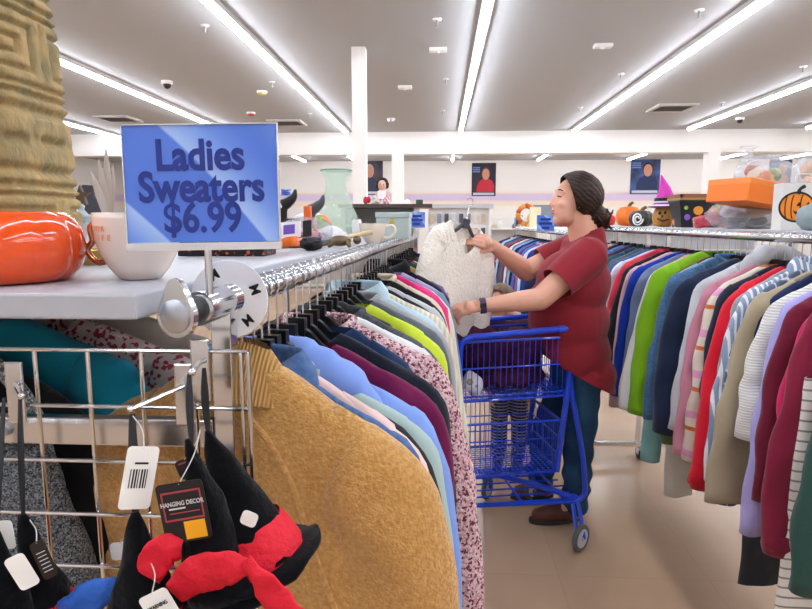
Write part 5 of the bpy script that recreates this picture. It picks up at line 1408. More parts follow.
# hair: combed cap and a curly low bun
hm = M('dark_hair', '#21140f', rough=.5, pat='noise', col2='#3d281d', scale=40, stretch=(.25, 1, 1), bump=.4, bscale=90, spec=.3)
bun = P(-.128, 0, -.052)
axis_f = (P(.09, 0, .08) - bun).normalized()
u_ = Vector((0, 1, 0)); xx = (u_ - axis_f * u_.dot(axis_f)).normalized(); yy = axis_f.cross(xx)
cen = P(-.016, 0, .030); rgs = []
for i in range(40):
    th = PI * (i + .01) / 39.02; ring = []
    for j in range(120):
        a_ = 2 * PI * j / 120
        dr = axis_f * math.cos(th) + (xx * math.cos(a_) + yy * math.sin(a_)) * math.sin(th)
        l = (rt.transposed() @ dr); l = Vector((l.x / .109, l.y / .085, l.z / .103)); rr = 1.08 / l.length
        rr *= 1 + .012 * math.sin(a_ * 30 + 2 * nz(math.cos(a_) * 4, th * 2, 1)) * math.sin(th) + .02 * nz(dr.x * 5, dr.y * 5, dr.z * 5)
        ring.append(cen + dr * rr)
    rgs.append(ring)
hc = MB().loft(rgs)
fr = rt @ Vector((1, 0, 0)); upv = rt @ Vector((0, 0, 1))
hc = cut(hc, P(.030, 0, .02), (fr * .90 - upv * .38).normalized())
hc = cut(hc, P(-.03, 0, -.055), (-upv * .9 + fr * .45).normalized())
ho = hc.build('hair', hm, wm_, sharp=0)
m = MB()
m.cap(P(-.075, 0, -.02), bun, .052, .045); m.cap(P(-.06, 0, -.045), P(-.085, 0, -.05), .045, .035)
m.build('bun_core', hm, ho, sharp=0)
rr_ = random.Random(3); m = MB()
for k in range(26):
    a_ = rr_.uniform(0, 2 * PI); t_ = rr_.uniform(-1, 1); q = rr_.uniform(.030, .044)
    pts = []
    for i in range(12):
        b_ = a_ + i * .42
        pts.append(bun + fr * (-.012 + .02 * t_) + upv * (-.008) + Vector((.2 * q * math.sin(b_ * 1.7), q * math.cos(b_), q * 1.05 * math.sin(b_))) + fr * (q * .8 * math.cos(b_ * .8 + k)))
    m.tube(catmull(pts, 30), [.003, .007, .006, .002], n=7)
m.build('bun_curls', hm, ho, sharp=0)
eyem = M('eye_dark', '#201612', rough=.2)
for q in (-1, 1):
    MB().cap(P(.0835, .022 * q, .017), P(.073, .042 * q, .014), .0036, .003).build('eyelashes', eyem, wm_, sharp=0)
    MB().tube(catmull([P(.0855, .016 * q, .043), P(.081, .030 * q, .047), P(.069, .048 * q, .041)], 8), [.003, .0035, .002], n=8).build('eyebrow', hm, wm_, sharp=0)
lipm = M('lips', '#b8685f', rough=.4)
MB().ell(P(.0915, 0, -.0505), .010, .021, .005, rot=rt).ell(P(.0885, 0, -.061), .0095, .018, .0058, rot=rt).build('lips', lipm, wm_)
wd = (wrn - eln).normalized(); wp = wrn - wd * .012
MB().tube([wp - wd * .013, wp - wd * .012, wp + wd * .012, wp + wd * .013], [.031, .0345, .0345, .031], n=28).build('watch_band', M('plum_band', '#4a3360', rough=.5), wm_)
MB().obox(wp + Vector((0, -.033, .006)), wd * .014, Vector((0, .004, 0)), Vector((0, 0, .011))).build('watch_face', black_plastic, wm_, smooth=False, bevel=.003)

# --- the child half hidden behind the cart
KY = 3.50
kh = at(500, 303, KY); f0, f1 = at(498, 471, KY), at(518, 472, KY)
f0.z = f1.z = 0
kd = thing('person', 'small child with brown hair and striped leggings standing behind the cart', 'person', Vector(((f0.x + f1.x) / 2, KY, 0)))
m = MB(); FK = Vector((-.5, -.86, 0)).normalized()
PK, rk_ = headprims(m, kh, .80, FK)
hx = (f0.x + f1.x) / 2
m.cap((hx - .02, KY, kh.z - .05), (hx - .01, KY, kh.z - .16), .035, .045)
m.ell((hx, KY, .72), .105, .085, .17); m.ell((hx, KY, .55), .11, .09, .1)
for s, f_ in ((-1, f0), (1, f1)):
    m.cap((hx + s * .10, KY, .84), (hx + s * .135, KY - .02, .66), .038, .032); m.cap((hx + s * .135, KY - .02, .66), (hx + s * .12, KY - .05, .50), .03, .023)
    m.cap((hx + s * .058, KY, .52), (f_.x, KY, .30), .055, .042); m.cap((f_.x, KY, .30), (f_.x, KY, .06), .042, .028)
    hand(m, (hx + s * .12, KY - .05, .50), (0, -.2, -1), (s, 0, 0), (0, -1, 0), .62, curl=(15, 18, 20, 22))
remeshed(m, .005, 5).build('body', skin, kd, sharp=0)
m = MB(); m.ell((hx, KY, .73), .13, .11, .19); m.ell((hx, KY, .60), .135, .112, .13); m.cap((hx - .09, KY, .86), (hx + .09, KY, .86), .055, .055)
for s in (-1, 1): m.cap((hx + s * .10, KY, .84), (hx + s * .138, KY - .02, .66), .052, .044); m.cap((hx + s * .138, KY - .02, .66), (hx + s * .122, KY - .048, .525), .043, .035)
m = remeshed(m, .008, 4); m.disp(lambda v: Vector((nz(v.x * 12, v.y * 12, v.z * 9), nz(v.y * 12, v.z * 9, 3), 0)) * .012)
m.build('jacket', M('child_plum', '#43202f', rough=.9, bump=.5, bscale=30), kd, sharp=0)
m = MB(); m.ell((hx, KY, .53), .12, .10, .09)
for s, f_ in ((-1, f0), (1, f1)): m.cap((hx + s * .058, KY, .52), (f_.x, KY, .30), .063, .05); m.cap((f_.x, KY, .30), (f_.x, KY, .08), .05, .04)
m = cut(remeshed(m, .007, 4), Vector((0, 0, .06)), Vector((0, 0, -1)))
m.build('leggings', M('striped_leggings', '#26282e', rough=.85, pat='stripe', col2='#a3a5aa', scale=52, width=.34), kd, sharp=0)
for f_ in (f0, f1):
    m = MB().cap((f_.x, KY + .02, .035), (f_.x - .02, KY - .09, .03), .034, .028)
    cut(remeshed(m, .006, 3), Vector((0, 0, .003)), Vector((0, 0, -1))).build('shoe', M('child_shoe', '#3b3d45', rough=.6), kd, sharp=0)
hk = M('light_brown_hair', '#7d6650', rough=.5, pat='noise', col2='#5d4836', scale=30, bump=.5, bscale=90)
rg = MB().ell(PK(-.016, 0, .026), .112 * .84, .09 * .84, .108 * .84, 48, 30, rk_, fn=lambda d: 1.05 + .02 * math.sin(math.atan2(d.y, d.x) * 24) + .03 * nz(d.x * 4, d.y * 4, d.z * 4))
rg = cut(rg, PK(.035, 0, .02), ((rk_ @ Vector((1, 0, 0))) * .85 - Vector((0, 0, .5))).normalized())
rg.build('hair', hk, kd, sharp=0)
for q in (-1, 1):
    MB().ell(PK(.079, .028 * q, .016), .008, .011, .007, rot=rk_).build('eye', eyem, kd)
MB().ell(PK(.091, 0, -.055), .007, .017, .006, rot=rk_).build('lips', lipm, kd)

# --- the white sweater in her hands
lace = M('white_lace', '#f0ebdf', rough=.9, pat='cells', col2='#ddd6c6', col3='#f6f2e8', scale=58, width=.6, bump=.8, bscale=70, spec=.15)
wl = at(470, 202, 2.76)
garment('white lace knit sweater held up by the shopper, still on a hanger', 'sweater', None, wl, R(44), lace, ry=R(13), sw=.165, nw=.098, zn=-.105, drop=.06, L=.60, bw=.17, t=.022, sleeve=.50, splay=.0, seed=11, fold=.016, dip=.13, srad=(.065, .066, .058, .048, .04))
hanger('dark grey hanger inside the white lace sweater in the shopper hands', None, wl, R(44), R(14), M('grey_plastic', '#3b3f49', rough=.4))
# ================================================================== goods on the shelf behind the shopper
RZ = 1.428
rs = thing('display_shelf', 'long grey shelf behind the chrome rod, carrying pumpkins and bags', 'shelf', (1.56, 3.2, RZ - .02))
MB().box(1.30, 1.80, 1.4, 6.2, RZ - .022, RZ).build('shelf_board', grey_metal, rs, smooth=False, bevel=.003)
for Y in (1.5, 3.2, 4.9):
    MB().box(1.76, 1.79, Y - .015, Y + .015, 0, RZ - .02).build('post', chrome, rs, smooth=False)
    MB().box(1.215, 1.76, Y - .006, Y + .006, RZ - .035, RZ - .022).build('bracket', chrome, rs, smooth=False)
def rp(px, X=1.52, z=RZ):
    """point on that shelf at a given distance from its front edge"""
    Y = 2.5
    for _ in range(12):
        p = at(px, 224, Y); Y *= X / p.x
    return Vector((X, Y, z))
def pumpkin(label, c, r_, h_, mat, stem_m, name='pumpkin', lobes=12, face=False):
    t_ = thing(name, label, 'pumpkin', c)
    prof = [(.25 * r_, .0), (.6 * r_, .02 * h_), (.9 * r_, .2 * h_), (r_, .48 * h_), (.92 * r_, .75 * h_), (.65 * r_, .95 * h_), (.3 * r_, h_), (.05 * r_, .93 * h_)]
    MB().lathe(prof, 72, c, lobes=lobes, lobe_amp=.10).build('body', mat, t_, sharp=0)
    MB().tube(catmull([c + Vector((0, 0, h_ * .92)), c + Vector((.01, 0, h_ * 1.1)), c + Vector((.03, -.01, h_ * 1.22))], 8), [.018, .013, .012], n=8).build('stem', stem_m, t_)
    return t_
stemm = M('pumpkin_stem', '#6c5a36', rough=.8)
pumpkin('plain orange pumpkin just behind the shopper head', rp(628, 1.56), .10, .16, M('pumpkin_orange', '#e8741f', rough=.5), stemm)
c = rp(609, 1.62); pumpkin('small red pumpkin ornament beside the shopper hair bun', c, .06, .10, M('pumpkin_red', '#d23326', rough=.4), stemm)
c = rp(641, 1.44)
t_ = pumpkin('black pumpkin ornament with a white swirl', c, .085, .115, M('pumpkin_black', '#33342f', rough=.4), stemm)
sw_ = []
for i in range(40):
    k = i / 39 * 4 * PI; q = .012 + .036 * i / 39
    sw_.append(c + Vector((-.052 + q * math.cos(k) * .8, -.078 - .004, .055 + q * math.sin(k))))
MB().tube(sw_, .0055, n=8).build('white_swirl', white_plastic, t_)
c = rp(664, 1.46)
t_ = thing('jack_gourd', 'tan painted gourd face wearing a magenta witch hat', 'gourd', c)
MB().lathe([(.03, 0), (.06, .01), (.075, .05), (.072, .09), (.055, .125), (.03, .14)], 48, c, lobes=7, lobe_amp=.06).build('body', M('gourd_tan', '#c08a3a', rough=.45, pat='noise', col2='#a5662a', scale=12), t_)
for dx, dz, a_ in ((-.035, .09, .010), (-.0, .092, .010), (-.018, .07, .007)):
    MB().ell(c + Vector((dx - .02, -.066, dz)), a_, .006, a_ * 1.2).build('painted_eye', black_plastic, t_)
MB().tube(catmull([c + Vector((-.062, -.05, .055)), c + Vector((-.035, -.070, .04)), c + Vector((.0, -.075, .05))], 10), .005, n=6).build('painted_mouth', black_plastic, t_)
MB().lathe([(.02, .12), (.105, .128), (.11, .135), (.07, .15), (.066, .19)], 36, c).build('hat_brim', M('hat_stripes', '#d9c9d9', rough=.7, pat='stripe', col2='#7a4a86', scale=45), t_)
MB().tube([c + Vector((0, 0, .17)), c + Vector((-.008, 0, .25)), c + Vector((-.035, 0, .335))], [.064, .035, .003], n=24).build('hat_cone', M('hat_magenta', '#c92fa8', rough=.6), t_)
MB().lathe([(.068, .165), (.07, .175), (.067, .188)], 30, c).build('hat_band', black_plastic, t_)
c = rp(677, 1.5)
single(MB().lathe([(.03, 0), (.034, .006), (.026, .10), (.022, .135), (.012, .15)], 24, c), 'lantern', M('grey_white_ceramic', '#dcdcdb', rough=.35), 'white ceramic cone lantern between the gourd and the black tub', 'lantern')
c = rp(695, 1.52)
t_ = thing('halloween_tub', 'black tub printed with orange and purple blobs', 'tub', c)
MB().loft([[c + Vector((a_ * f, b_ * f, z)) for a_, b_ in ((-.13, -.09), (.13, -.09), (.13, .09), (-.13, .09))] for f, z in ((.82, 0), (1, .155), (.96, .155), (.8, .01))], True, True).build('body', M('tub_print', '#17141d', rough=.4, pat='speck', col2='#e08a24', col3='#17141d', scale=26, width=.72), t_, smooth=False, bevel=.004)
MB().tube([c + Vector((a_, b_, .155)) for a_, b_ in ((-.13, -.09), (.13, -.09), (.13, .09), (-.13, .09))], .006, n=8, closed=True).build('rim', M('tub_rim', '#33432c', rough=.5), t_)
for dx, dz, rr, col in ((-.02, .1, .028, '#e59a27'), (.06, .075, .018, '#7b4bb4'), (-.08, .06, .018, '#7b4bb4'), (-.09, .115, .012, '#8dbb3c'), (.02, .045, .02, '#e59a27'), (.09, .12, .012, '#8dbb3c')):
    MB().ell(c + Vector((dx, -.079 - .06 * dz, dz)), rr, .0035, rr, 14, 8).build('printed_blob', M('blob_' + col, col, rough=.5), t_)
c2 = c + Vector((.01, .01, .160))
t_ = thing('wooden_tray', 'shallow wooden tray lying across the black tub', 'tray', c2)
MB().box(c2.x - .14, c2.x + .13, c2.y - .11, c2.y + .11, c2.z, c2.z + .012).build('base', M('tray_wood', '#b98a55', rough=.5, pat='noise', col2='#9c6e3f', scale=8, stretch=(1, 6, 6)), t_, smooth=False)
m = MB()
for q in ((-.14, .13, -.11, -.098), (-.14, .13, .098, .11), (-.14, -.128, -.11, .11), (.118, .13, -.11, .11)): m.box(c2.x + q[0], c2.x + q[1], c2.y + q[2], c2.y + q[3], c2.z + .012, c2.z + .034)
m.build('rim', M('tray_rim', '#8c5a34', rough=.5), t_, smooth=False)
c = rp(712, 1.40)
single(MB().obox(c + Vector((0, 0, .045)), (.085, -.02, .02), (.008, .035, 0), (-.008, 0, .03)), 'packet', M('packet_red', '#c93a4c', rough=.25, coat=.4, pat='noise', col2='#e08a94', scale=12), 'shiny red wrapped packet leaning below the black tub', 'packet', smooth=False, bevel=.01)
def clear_bag(label, c, rx, ry, rz, contents, seed, knot=None, film=None):
    t_ = thing('plastic_bag', label, 'bag', c)
    c0_ = c + Vector((0, 0, rz))
    MB().ell(c0_, rx, ry, rz, 40, 26, fn=lambda d: 1 + .20 * nz(d.x * 3 + seed, d.y * 3, d.z * 3) + .06 * nz(d.x * 9 + seed, d.y * 9, d.z * 9)).build('film', film or MC['clear_bag'], t_, sharp=0)
    if knot:
        MB().lathe([(.045, 0), (.02, .03), (.012, .045), (.022, .06), (.04, .075)], 20, c + Vector((knot[0], 0, rz * 1.75)), lobes=9, lobe_amp=.35, cap=False).build('gathered_top', film or MC['clear_bag'], t_, sharp=0)
    rr_ = random.Random(seed)
    for k in range(contents[1]):
        q = Vector((rr_.uniform(-.55, .55) * rx, rr_.uniform(-.5, .3) * ry, rr_.uniform(-.45, .45) * rz))
        s = rr_.uniform(.28, .42)
        MB().ell(c0_ + q, rx * s * .8, ry * s, rz * s * .9, 14, 10, fn=lambda d: 1 + .2 * nz(d.x * 3 + k, d.y * 3, d.z * 3)).build(contents[0], contents[2][k % len(contents[2])], t_)
    return t_
clear_bag('crinkled clear bag of beige items beside the red packet', rp(727, 1.42), .10, .08, .065, ('soft_item', 4, [M('beige_item', '#cdb597', rough=.7), M('pale_lilac', '#cfc3d6', rough=.7)]), 2)
clear_bag('wide clear bag of tan bread-like items under the orange box', rp(752, 1.5), .15, .10, .068, ('soft_item', 6, [M('tan_item', '#c0a070', rough=.7), M('grey_item', '#8d8a88', rough=.7), M('beige_item', '#cdb597', rough=.7)]), 5)
co_ = at(750, 195, 2.95)
rot = Matrix.Rotation(R(23), 3, 'Z') @ Matrix.Rotation(R(7), 3, 'Y')
t_ = thing('gift_box', 'bright orange lidded box tilted on top of the clear bags', 'box', co_ - Vector((0, 0, .05)))
MB().obox(co_, rot @ Vector((.14, 0, 0)), rot @ Vector((0, .115, 0)), rot @ Vector((0, 0, .048))).build('body', M('box_orange', '#ef7a1c', rough=.5), t_, smooth=False, bevel=.003)
MB().obox(co_ + rot @ Vector((0, 0, .042)), rot @ Vector((.141, 0, 0)), rot @ Vector((0, .116, 0)), rot @ Vector((0, 0, .014))).build('lid', M('box_orange_lid', '#f28a3c', rough=.5), t_, smooth=False, bevel=.003)
clear_bag('tall knotted clear bag of orange autumn decorations behind the orange box', rp(762, 1.62) + Vector((0, 0, .12)), .14, .12, .12, ('autumn_item', 9, [M('autumn_orange', '#dd7a2e', rough=.6), M('autumn_red', '#b5523c', rough=.6), M('autumn_cream', '#e6d2b8', rough=.6), M('autumn_green', '#8aa05a', rough=.6)]), 9, knot=(-.09,))
single(MB().box(rp(762, 1.62).x - .13, rp(762, 1.62).x + .13, rp(762, 1.62).y - .1, rp(762, 1.62).y + .1, RZ, RZ + .12), 'carton', M('carton_white', '#e7e3dc', rough=.6), 'plain pale carton under the tall knotted clear bag', 'box', smooth=False, bevel=.004)
# white paper bag with a pumpkin print
BX, BYY = 1.50, 2.50
a_ = at(780, 183, BYY); b_ = at(812, 228, BYY)
t_ = thing('paper_bag', 'white paper bag printed with a grinning black-outlined pumpkin', 'paper bag', ((a_.x + b_.x) / 2, BYY, RZ))
pw = M('paper_bag_white', '#dcdad6', rough=.7)
x0, x1, zt = a_.x + .015, b_.x + .02, a_.z
m = MB()
m.loft([[(x0, BYY, RZ), (x1, BYY, RZ), (x1, BYY + .07, RZ), (x0, BYY + .07, RZ)], [(x0, BYY, zt), (x1, BYY, zt), (x1, BYY + .07, zt), (x0, BYY + .07, zt)]], True, False)
m.build('sack', pw, t_, smooth=False)
m = MB(); hx_ = x0 + .075
m.tube(catmull([(hx_ - .03, BYY, zt), (hx_ - .028, BYY - .002, zt + .03), (hx_ + .028, BYY - .002, zt + .03), (hx_ + .03, BYY, zt)], 14), .003, n=6).build('handle', pw, t_)
pc = at(800, 207, BYY - .001); pr = .062
def disc(cx_, cz_, rx, rz_, y, mat, nm, n=36):
    MB().prism([(rx * math.cos(2 * PI * i / n), rz_ * math.sin(2 * PI * i / n)) for i in range(n)], (cx_, y, cz_), (1, 0, 0), (0, 0, 1), (0, -1, 0), .0006).build(nm, mat, t_, smooth=False)
po = M('print_orange', '#ef8a1d', rough=.6); pk = M('print_black', '#1b1715', rough=.6)
disc(pc.x - .012, pc.z, .070, .060, BYY, pk, 'outline'); disc(pc.x - .012, pc.z, .062, .052, BYY - .0008, po, 'pumpkin_print')
for dx in (-.045, -.022, .012):
    MB().tube([(pc.x + dx + .012 * math.cos(k), BYY - .0016, pc.z + .05 * math.sin(k)) for k in [R(110 + i * 14) for i in range(11)]], .0022, n=6).build('rib_line', pk, t_)
for dx in (-.005, .03):
    MB().prism([(-.010, 0), (.010, 0), (0, .016)], (pc.x + dx, BYY - .0014, pc.z + .004), (1, 0, 0), (0, 0, 1), (0, -1, 0), .0006).build('eye_print', pk, t_, smooth=False)
MB().prism([(-.032, -.012), (-.02, -.018), (-.01, -.014), (0, -.021), (.012, -.016), (.025, -.02), (.04, -.010), (.03, -.03), (.0, -.034), (-.02, -.028)], (pc.x + .004, BYY - .0014, pc.z), (1, 0, 0), (0, 0, 1), (0, -1, 0), .0006).build('mouth_print', pk, t_, smooth=False)
MB().tube(catmull([(pc.x - .012, BYY - .001, pc.z + .05), (pc.x - .004, BYY - .001, pc.z + .07), (pc.x + .012, BYY - .001, pc.z + .08)], 8), [.008, .006, .007], n=8).build('stem_print', pk, t_)
clear_bag('clear bag with pale pink item at the picture edge, above the paper bag', Vector((at(812, 170, 2.75).x, 2.75, RZ)) + Vector((0, 0, .14)), .075, .07, .09, ('soft_item', 4, [M('peach_item', '#e0b08a', rough=.7)]), 13)
c = Vector((at(803, 183, 2.95).x, 2.95, RZ + .14))
t_ = thing('potted_plant', 'small green plant top behind the paper bag', 'plant', Vector((c.x, c.y, RZ)))
MB().lathe([(.03, 0), (.04, .12), (.036, .12)], 20, (c.x, c.y, RZ)).build('pot', M('terracotta', '#b5754f', rough=.7), t_)
rr_ = random.Random(5); m = MB()
for k in range(26):
    a_ = rr_.uniform(0, 2 * PI); e_ = rr_.uniform(.2, 1.2); d_ = Vector((math.cos(a_) * math.cos(e_), math.sin(a_) * math.cos(e_), math.sin(e_)))
    s0 = Vector((c.x, c.y, RZ + .12)); s1 = s0 + d_ * rr_.uniform(.06, .11)
    m.tube([s0, (s0 + s1) / 2, s1], [.003, .010, .001], n=6, flat=.25)
m.build('leaves', M('leaf_green', '#7f9a4a', rough=.6), t_)
single(MB().ell(Vector((at(812, 212, 2.35).x, 2.35, RZ + .05)), .05, .05, .05, 24, 16, fn=lambda d: 1 + .15 * nz(d.x * 4, d.y * 4, d.z * 4)), 'cloth_bundle', M('grey_teal_cloth', '#8fa0a3', rough=.8, bump=.4), 'grey teal bundle in front of the paper bag at the picture edge', 'cloth', sharp=0)

# ================================================================== shelf with the doll, mid distance
DY = 4.7
a_ = at(338, 204, DY); b_ = at(432, 207.5, DY)
ds = thing('display_shelf', 'dark-topped shelf unit with the doll sitting on it', 'shelf unit', ((a_.x + b_.x) / 2, DY, 0))
MB().box(a_.x, b_.x, DY, DY + .4, b_.z, a_.z).build('shelf_board', M('dark_shelf', '#4b403c', rough=.5), ds, smooth=False)
MB().box(a_.x + .02, b_.x - .12, DY + .36, DY + .38, .1, b_.z).build('back_panel', M('panel_grey', '#c9c8c2', rough=.7), ds, smooth=False)
for x_ in (a_.x + .02, b_.x - .14): MB().box(x_, x_ + .03, DY + .02, DY + .38, 0, b_.z).build('side_panel', M('panel_grey', '#c9c8c2', rough=.7), ds, smooth=False)
for z_ in (.45, .9, 1.42): MB().box(a_.x + .05, b_.x - .14, DY + .03, DY + .36, z_, z_ + .02).build('shelf_board', M('panel_grey', '#c9c8c2', rough=.7), ds, smooth=False)
# doll
c = Vector((at(382, 204, DY + .1).x, DY + .12, a_.z))
dl = thing('doll', 'dark-haired doll in a white and pink dress sitting on the dark shelf', 'doll', c)
m = MB().ell(c + Vector((0, 0, .145)), .034, .034, .042).cap(c + Vector((0, 0, .11)), c + Vector((0, 0, .09)), .014, .016).cap(c + Vector((0, 0, .085)), c + Vector((0, 0, .03)), .032, .04)
for s in (-1, 1):
    m.cap(c + Vector((.035 * s, 0, .09)), c + Vector((.055 * s, -.02, .04)), .012, .010); m.cap(c + Vector((.02 * s, -.02, .02)), c + Vector((.035 * s, -.13, .016)), .016, .011)
m.ell(c + Vector((0, -.034, .142)), .005, .006, .005)
remeshed(m, .004, 3).build('body', M('doll_skin', '#dcae98', rough=.4), dl, sharp=0)
MB().lathe([(.03, .105), (.036, .09), (.04, .06), (.075, .01), (.078, .002)], 36, c, lobes=14, lobe_amp=.1, cap=False).build('dress', M('doll_dress', '#e9dfe4', rough=.8, pat='speck', col2='#c97fa5', col3='#e9dfe4', scale=50, width=.72), dl, sharp=0)
m = MB(); rr_ = random.Random(8)
for k in range(46):
    a2 = rr_.uniform(-.2, PI + .2); e_ = rr_.uniform(-.5, 1.4)
    p_ = c + Vector((.040 * math.cos(a2) * math.cos(e_), .036 * math.sin(a2) * math.cos(e_) + .004, .152 + .044 * math.sin(e_)))
    m.ell(p_, .014, .014, .014, 8, 6)
m.build('hair', M('doll_hair', '#31221c', rough=.7), dl)
for s in (-1, 1): MB().ell(c + Vector((.012 * s, -.033, .15)), .004, .003, .004, 8, 6).build('eye', eyem, dl)
def small(px, py, Y, z, name, label, cat, mb_fn, mat, **k):
    p = at(px, py, Y); return single(mb_fn(Vector((p.x, Y, z))), name, mat, label, cat, **k)
small(367, 200, DY + .08, a_.z, 'ornament', 'small red heart ornament beside the doll', 'ornament', lambda c: MB().ell(c + Vector((-.01, 0, .03)), .02, .015, .03).ell(c + Vector((.012, 0, .035)), .018, .015, .026), M('red_gloss', '#cc2f3f', rough=.3))
small(374.5, 200, DY + .06, a_.z, 'figurine', 'small pale green figurine at the doll feet', 'figurine', lambda c: MB().lathe([(.02, 0), (.024, .01), (.012, .035), (.018, .05), (.002, .07)], 16, c), M('pale_green_glaze', '#bcd0c4', rough=.3))
small(407, 203, DY + .1, a_.z, 'figurine', 'small white figurine on the dark shelf', 'figurine', lambda c: MB().lathe([(.03, 0), (.026, .015), (.02, .03), (.002, .04)], 16, c), white_plastic)
small(419.5, 202, DY + .1, a_.z, 'trinket_box', 'small dark green trinket box at the end of the dark shelf', 'box', lambda c: MB().box(c.x - .027, c.x + .027, c.y - .02, c.y + .02, c.z, c.z + .035), M('trinket_green', '#33554a', rough=.4), smooth=False, bevel=.004)

# price signs further off
def far_sign(label, px0, py0, px1, py1, Y, zbase):
    a, b = at(px0, py0, Y), at(px1, py1, Y)
    W_, H_ = b.x - a.x, a.z - b.z
    r = sign('price_sign', label, Vector(((a.x + b.x) / 2, Y, b.z)), Vector((1, 0, 0)), Vector((0, -1, 0)), W_, H_, [], Vector((0, 0, zbase)))
    x_ = (a.x + b.x) / 2
    for w_, v in ((.30, .75), (.38, .5), (.22, .25)):
        MB().box(x_ - W_ * w_, x_ + W_ * w_, Y - .006, Y - .003, b.z + H_ * (v - .07), b.z + H_ * (v + .07)).build('text_line', M('sign_ink', '#24409a', rough=.45), r, smooth=False)
far_sign('small blue price sign past the dark shelf, left of the white lace sweater', 408, 212, 425, 228, 4.45, 1.36)
far_sign('small blue price sign in front of the shopper face, on the far rack', 537, 215, 554, 232, 5.45, 1.36)
far_sign('tiny blue price sign beyond the toys, right of the main price sign', 281, 189, 291, 196, 7.6, 1.36)

# ================================================================== decor on top of the far rack
FZ = 1.395
fs = thing('display_shelf', 'far shelf of autumn decor above the blue blouses', 'shelf', (1.30, 7.2, FZ - .02))
MB().box(1.10, 1.62, 5.5, 9.2, FZ - .02, FZ).build('shelf_board', white_plastic, fs, smooth=False)
for Y in (5.6, 9.0): MB().box(1.58, 1.61, Y, Y + .03, 0, FZ - .02).build('post', chrome, fs, smooth=False)
def fp(px, X=1.3):
    Y = 6
    for _ in range(14):
        p = at(px, 224, Y); Y *= X / p.x
    return Vector((X, min(max(Y, 5.6), 9.1), FZ))
c = fp(526, 1.16); t_ = thing('autumn_wreath', 'orange and brown autumn wreath on the far shelf', 'wreath', c)
MB().tube([c + Vector((.11 * math.cos(k), 0, .16 + .12 * math.sin(k))) for k in [2 * PI * i / 28 for i in range(28)]], .03, n=10, closed=True).build('ring', M('twig_brown', '#6d4a34', rough=.8, bump=.6), t_)
rr_ = random.Random(4)
for k in range(16):
    a2 = 2 * PI * k / 16; MB().ell(c + Vector((.115 * math.cos(a2), -.03, .16 + .125 * math.sin(a2))), .034, .02, .034, 10, 8).build('leaf_cluster', [M('autumn_orange', '#dd7a2e'), M('autumn_red', '#b5523c'), M('autumn_yellow', '#d5a03c', rough=.6)][k % 3], t_)
def fbox(px, X, w_, d_, h_, name, label, cat, mat, z=0):
    c = fp(px, X); return single(MB().box(c.x - w_, c.x + w_, c.y - d_, c.y + d_, c.z, c.z + h_), name, mat, label, cat, smooth=False, bevel=.004)
fbox(503, 1.12, .05, .03, .13, 'picture_frame', 'blue framed picture at the far end of the decor shelf', 'picture frame', M('frame_blue', '#7f9ccb', rough=.5))
fbox(509, 1.14, .05, .03, .16, 'picture_frame', 'brown framed picture beside the blue frame on the far shelf', 'picture frame', M('frame_brown', '#7c5540', rough=.5))
fbox(535, 1.24, .07, .03, .26, 'wall_plaque', 'cream plaque with dark top beyond the small price sign', 'plaque', M('plaque_cream', '#e6d9b5', rough=.6))
fbox(546, 1.45, .18, .03, .30, 'picture_frame', 'large grey framed picture beside the shopper face', 'picture frame', M('frame_grey', '#7f8a92', rough=.5))
for i, (px, col, lab) in enumerate(((514, '#cdbb8f', 'tall tan candle holder left of the autumn wreath'), (519, '#efe6d2', 'white urn under the autumn wreath'), (530, '#d9b878', 'gold lantern under the autumn wreath'))):
    c = fp(px, 1.13 + .03 * i)
    single(MB().lathe([(.03, 0), (.04, .02), (.02, .06), (.045, .10), (.04, .14), (.015, .17), (.002, .2)], 20, c), 'candle_holder', M('holder_' + col, col, rough=.5), lab, 'candle holder')
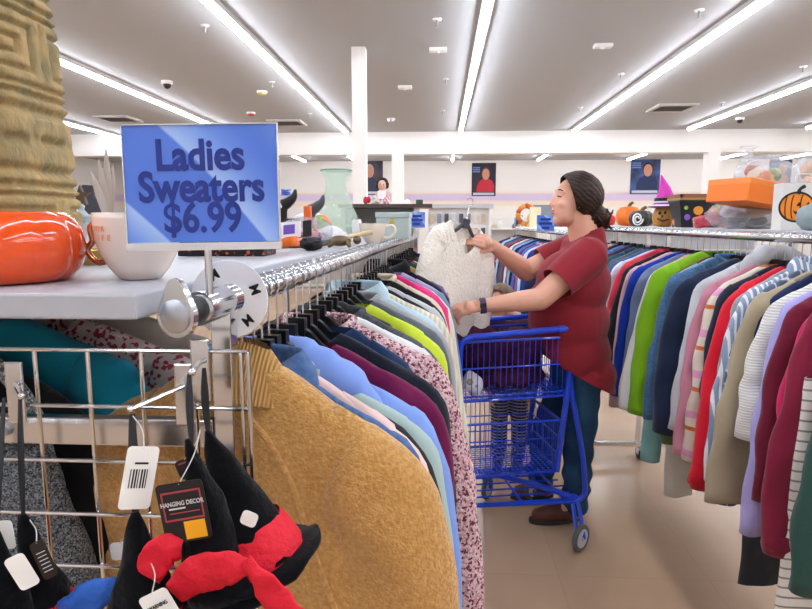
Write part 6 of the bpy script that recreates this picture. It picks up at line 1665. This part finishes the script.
# hanging display in front of the rear wall
HY = 10.5
a_ = at(426, 206.5, HY); b_ = at(491, 250, HY)
hdp = thing('display_rack', 'white wire display hung with small cards beyond the lace sweater', 'display rack', ((a_.x + b_.x) / 2, HY, 0))
MB().box(a_.x - .05, b_.x + .03, HY, HY + .09, a_.z - .03, a_.z + .04).build('top_rail', M('rail_grey', '#b9bbc0', rough=.4), hdp, smooth=False)
MB().box(a_.x, b_.x, HY + .1, HY + .12, .1, a_.z).build('back_panel', white_plastic, hdp, smooth=False)
for x_ in (a_.x, b_.x - .04): MB().box(x_, x_ + .04, HY + .02, HY + .09, 0, a_.z).build('post', white_plastic, hdp, smooth=False)
rr_ = random.Random(12); k = 0
for row in range(3):
    for i in range(8):
        x_ = a_.x + .10 + i * (b_.x - a_.x - .16) / 7.6; z_ = a_.z - .12 - row * .24
        cc = rr_.choice(['#d8d3cc', '#efe7dc', '#8d8f9c', '#c9b79f', '#b9c3cf', '#4b4d57', '#e6c9c0'])
        m = MB().box(x_ - .035, x_ + .035, HY + .045, HY + .06, z_ - .16, z_)
        o = single(m, 'carded_accessory', M('card_' + cc, cc, rough=.6), 'small carded accessory hung on the white wire display', 'accessory', 'carded accessories on the white display', smooth=False, bevel=.002)
# low background fixtures that close off the far floor
for (x0_, x1_, y_, lab, col) in ((-3.6, -1.4, 12.5, 'long pale gondola shelving far beyond the vase', '#d7d2cb'), (2.2, 6.0, 12.0, 'long pale gondola shelving far beyond the pumpkins', '#cfd0d2'), (.9, 2.0, 12.8, 'white gondola shelving beyond the hanging display', '#dedbd6')):
    g_ = thing('gondola_shelving', lab, 'shelving', ((x0_ + x1_) / 2, y_, 0))
    gm_ = M('gondola_' + col, col, rough=.6)
    MB().box(x0_, x1_, y_ + .38, y_ + .42, .05, 1.55).build('back_panel', gm_, g_, smooth=False)
    for z_ in (.12, .5, .9, 1.3): MB().box(x0_, x1_, y_, y_ + .38, z_, z_ + .03).build('shelf_board', gm_, g_, smooth=False)
    for x_ in (x0_, x1_ - .03): MB().box(x_, x_ + .03, y_ + .05, y_ + .42, 0, 1.55).build('upright', gm_, g_, smooth=False)
    rr_ = random.Random(int(x0_ * 10)); i = 0; xx_ = x0_ + .12
    while xx_ < x1_ - .12:
        h_ = rr_.uniform(.10, .22); w_ = rr_.uniform(.05, .09)
        cc = rr_.choice(['#b4664a', '#d9c7a0', '#6f7f9a', '#e2ddd6', '#7a5a48', '#a9b08a', '#c98a3a'])
        single(MB().lathe([(w_ * .6, 0), (w_, h_ * .3), (w_ * .8, h_ * .7), (w_ * .4, h_ * .9), (w_ * .5, h_)], 14, (xx_, y_ + .18, 1.33)), 'ornament', M('orn_' + cc, cc, rough=.5), 'small ornament in the row on the ' + lab.replace('long ', ''), 'ornament', 'ornaments on the ' + lab)
        xx_ += w_ * 2 + rr_.uniform(.05, .2)
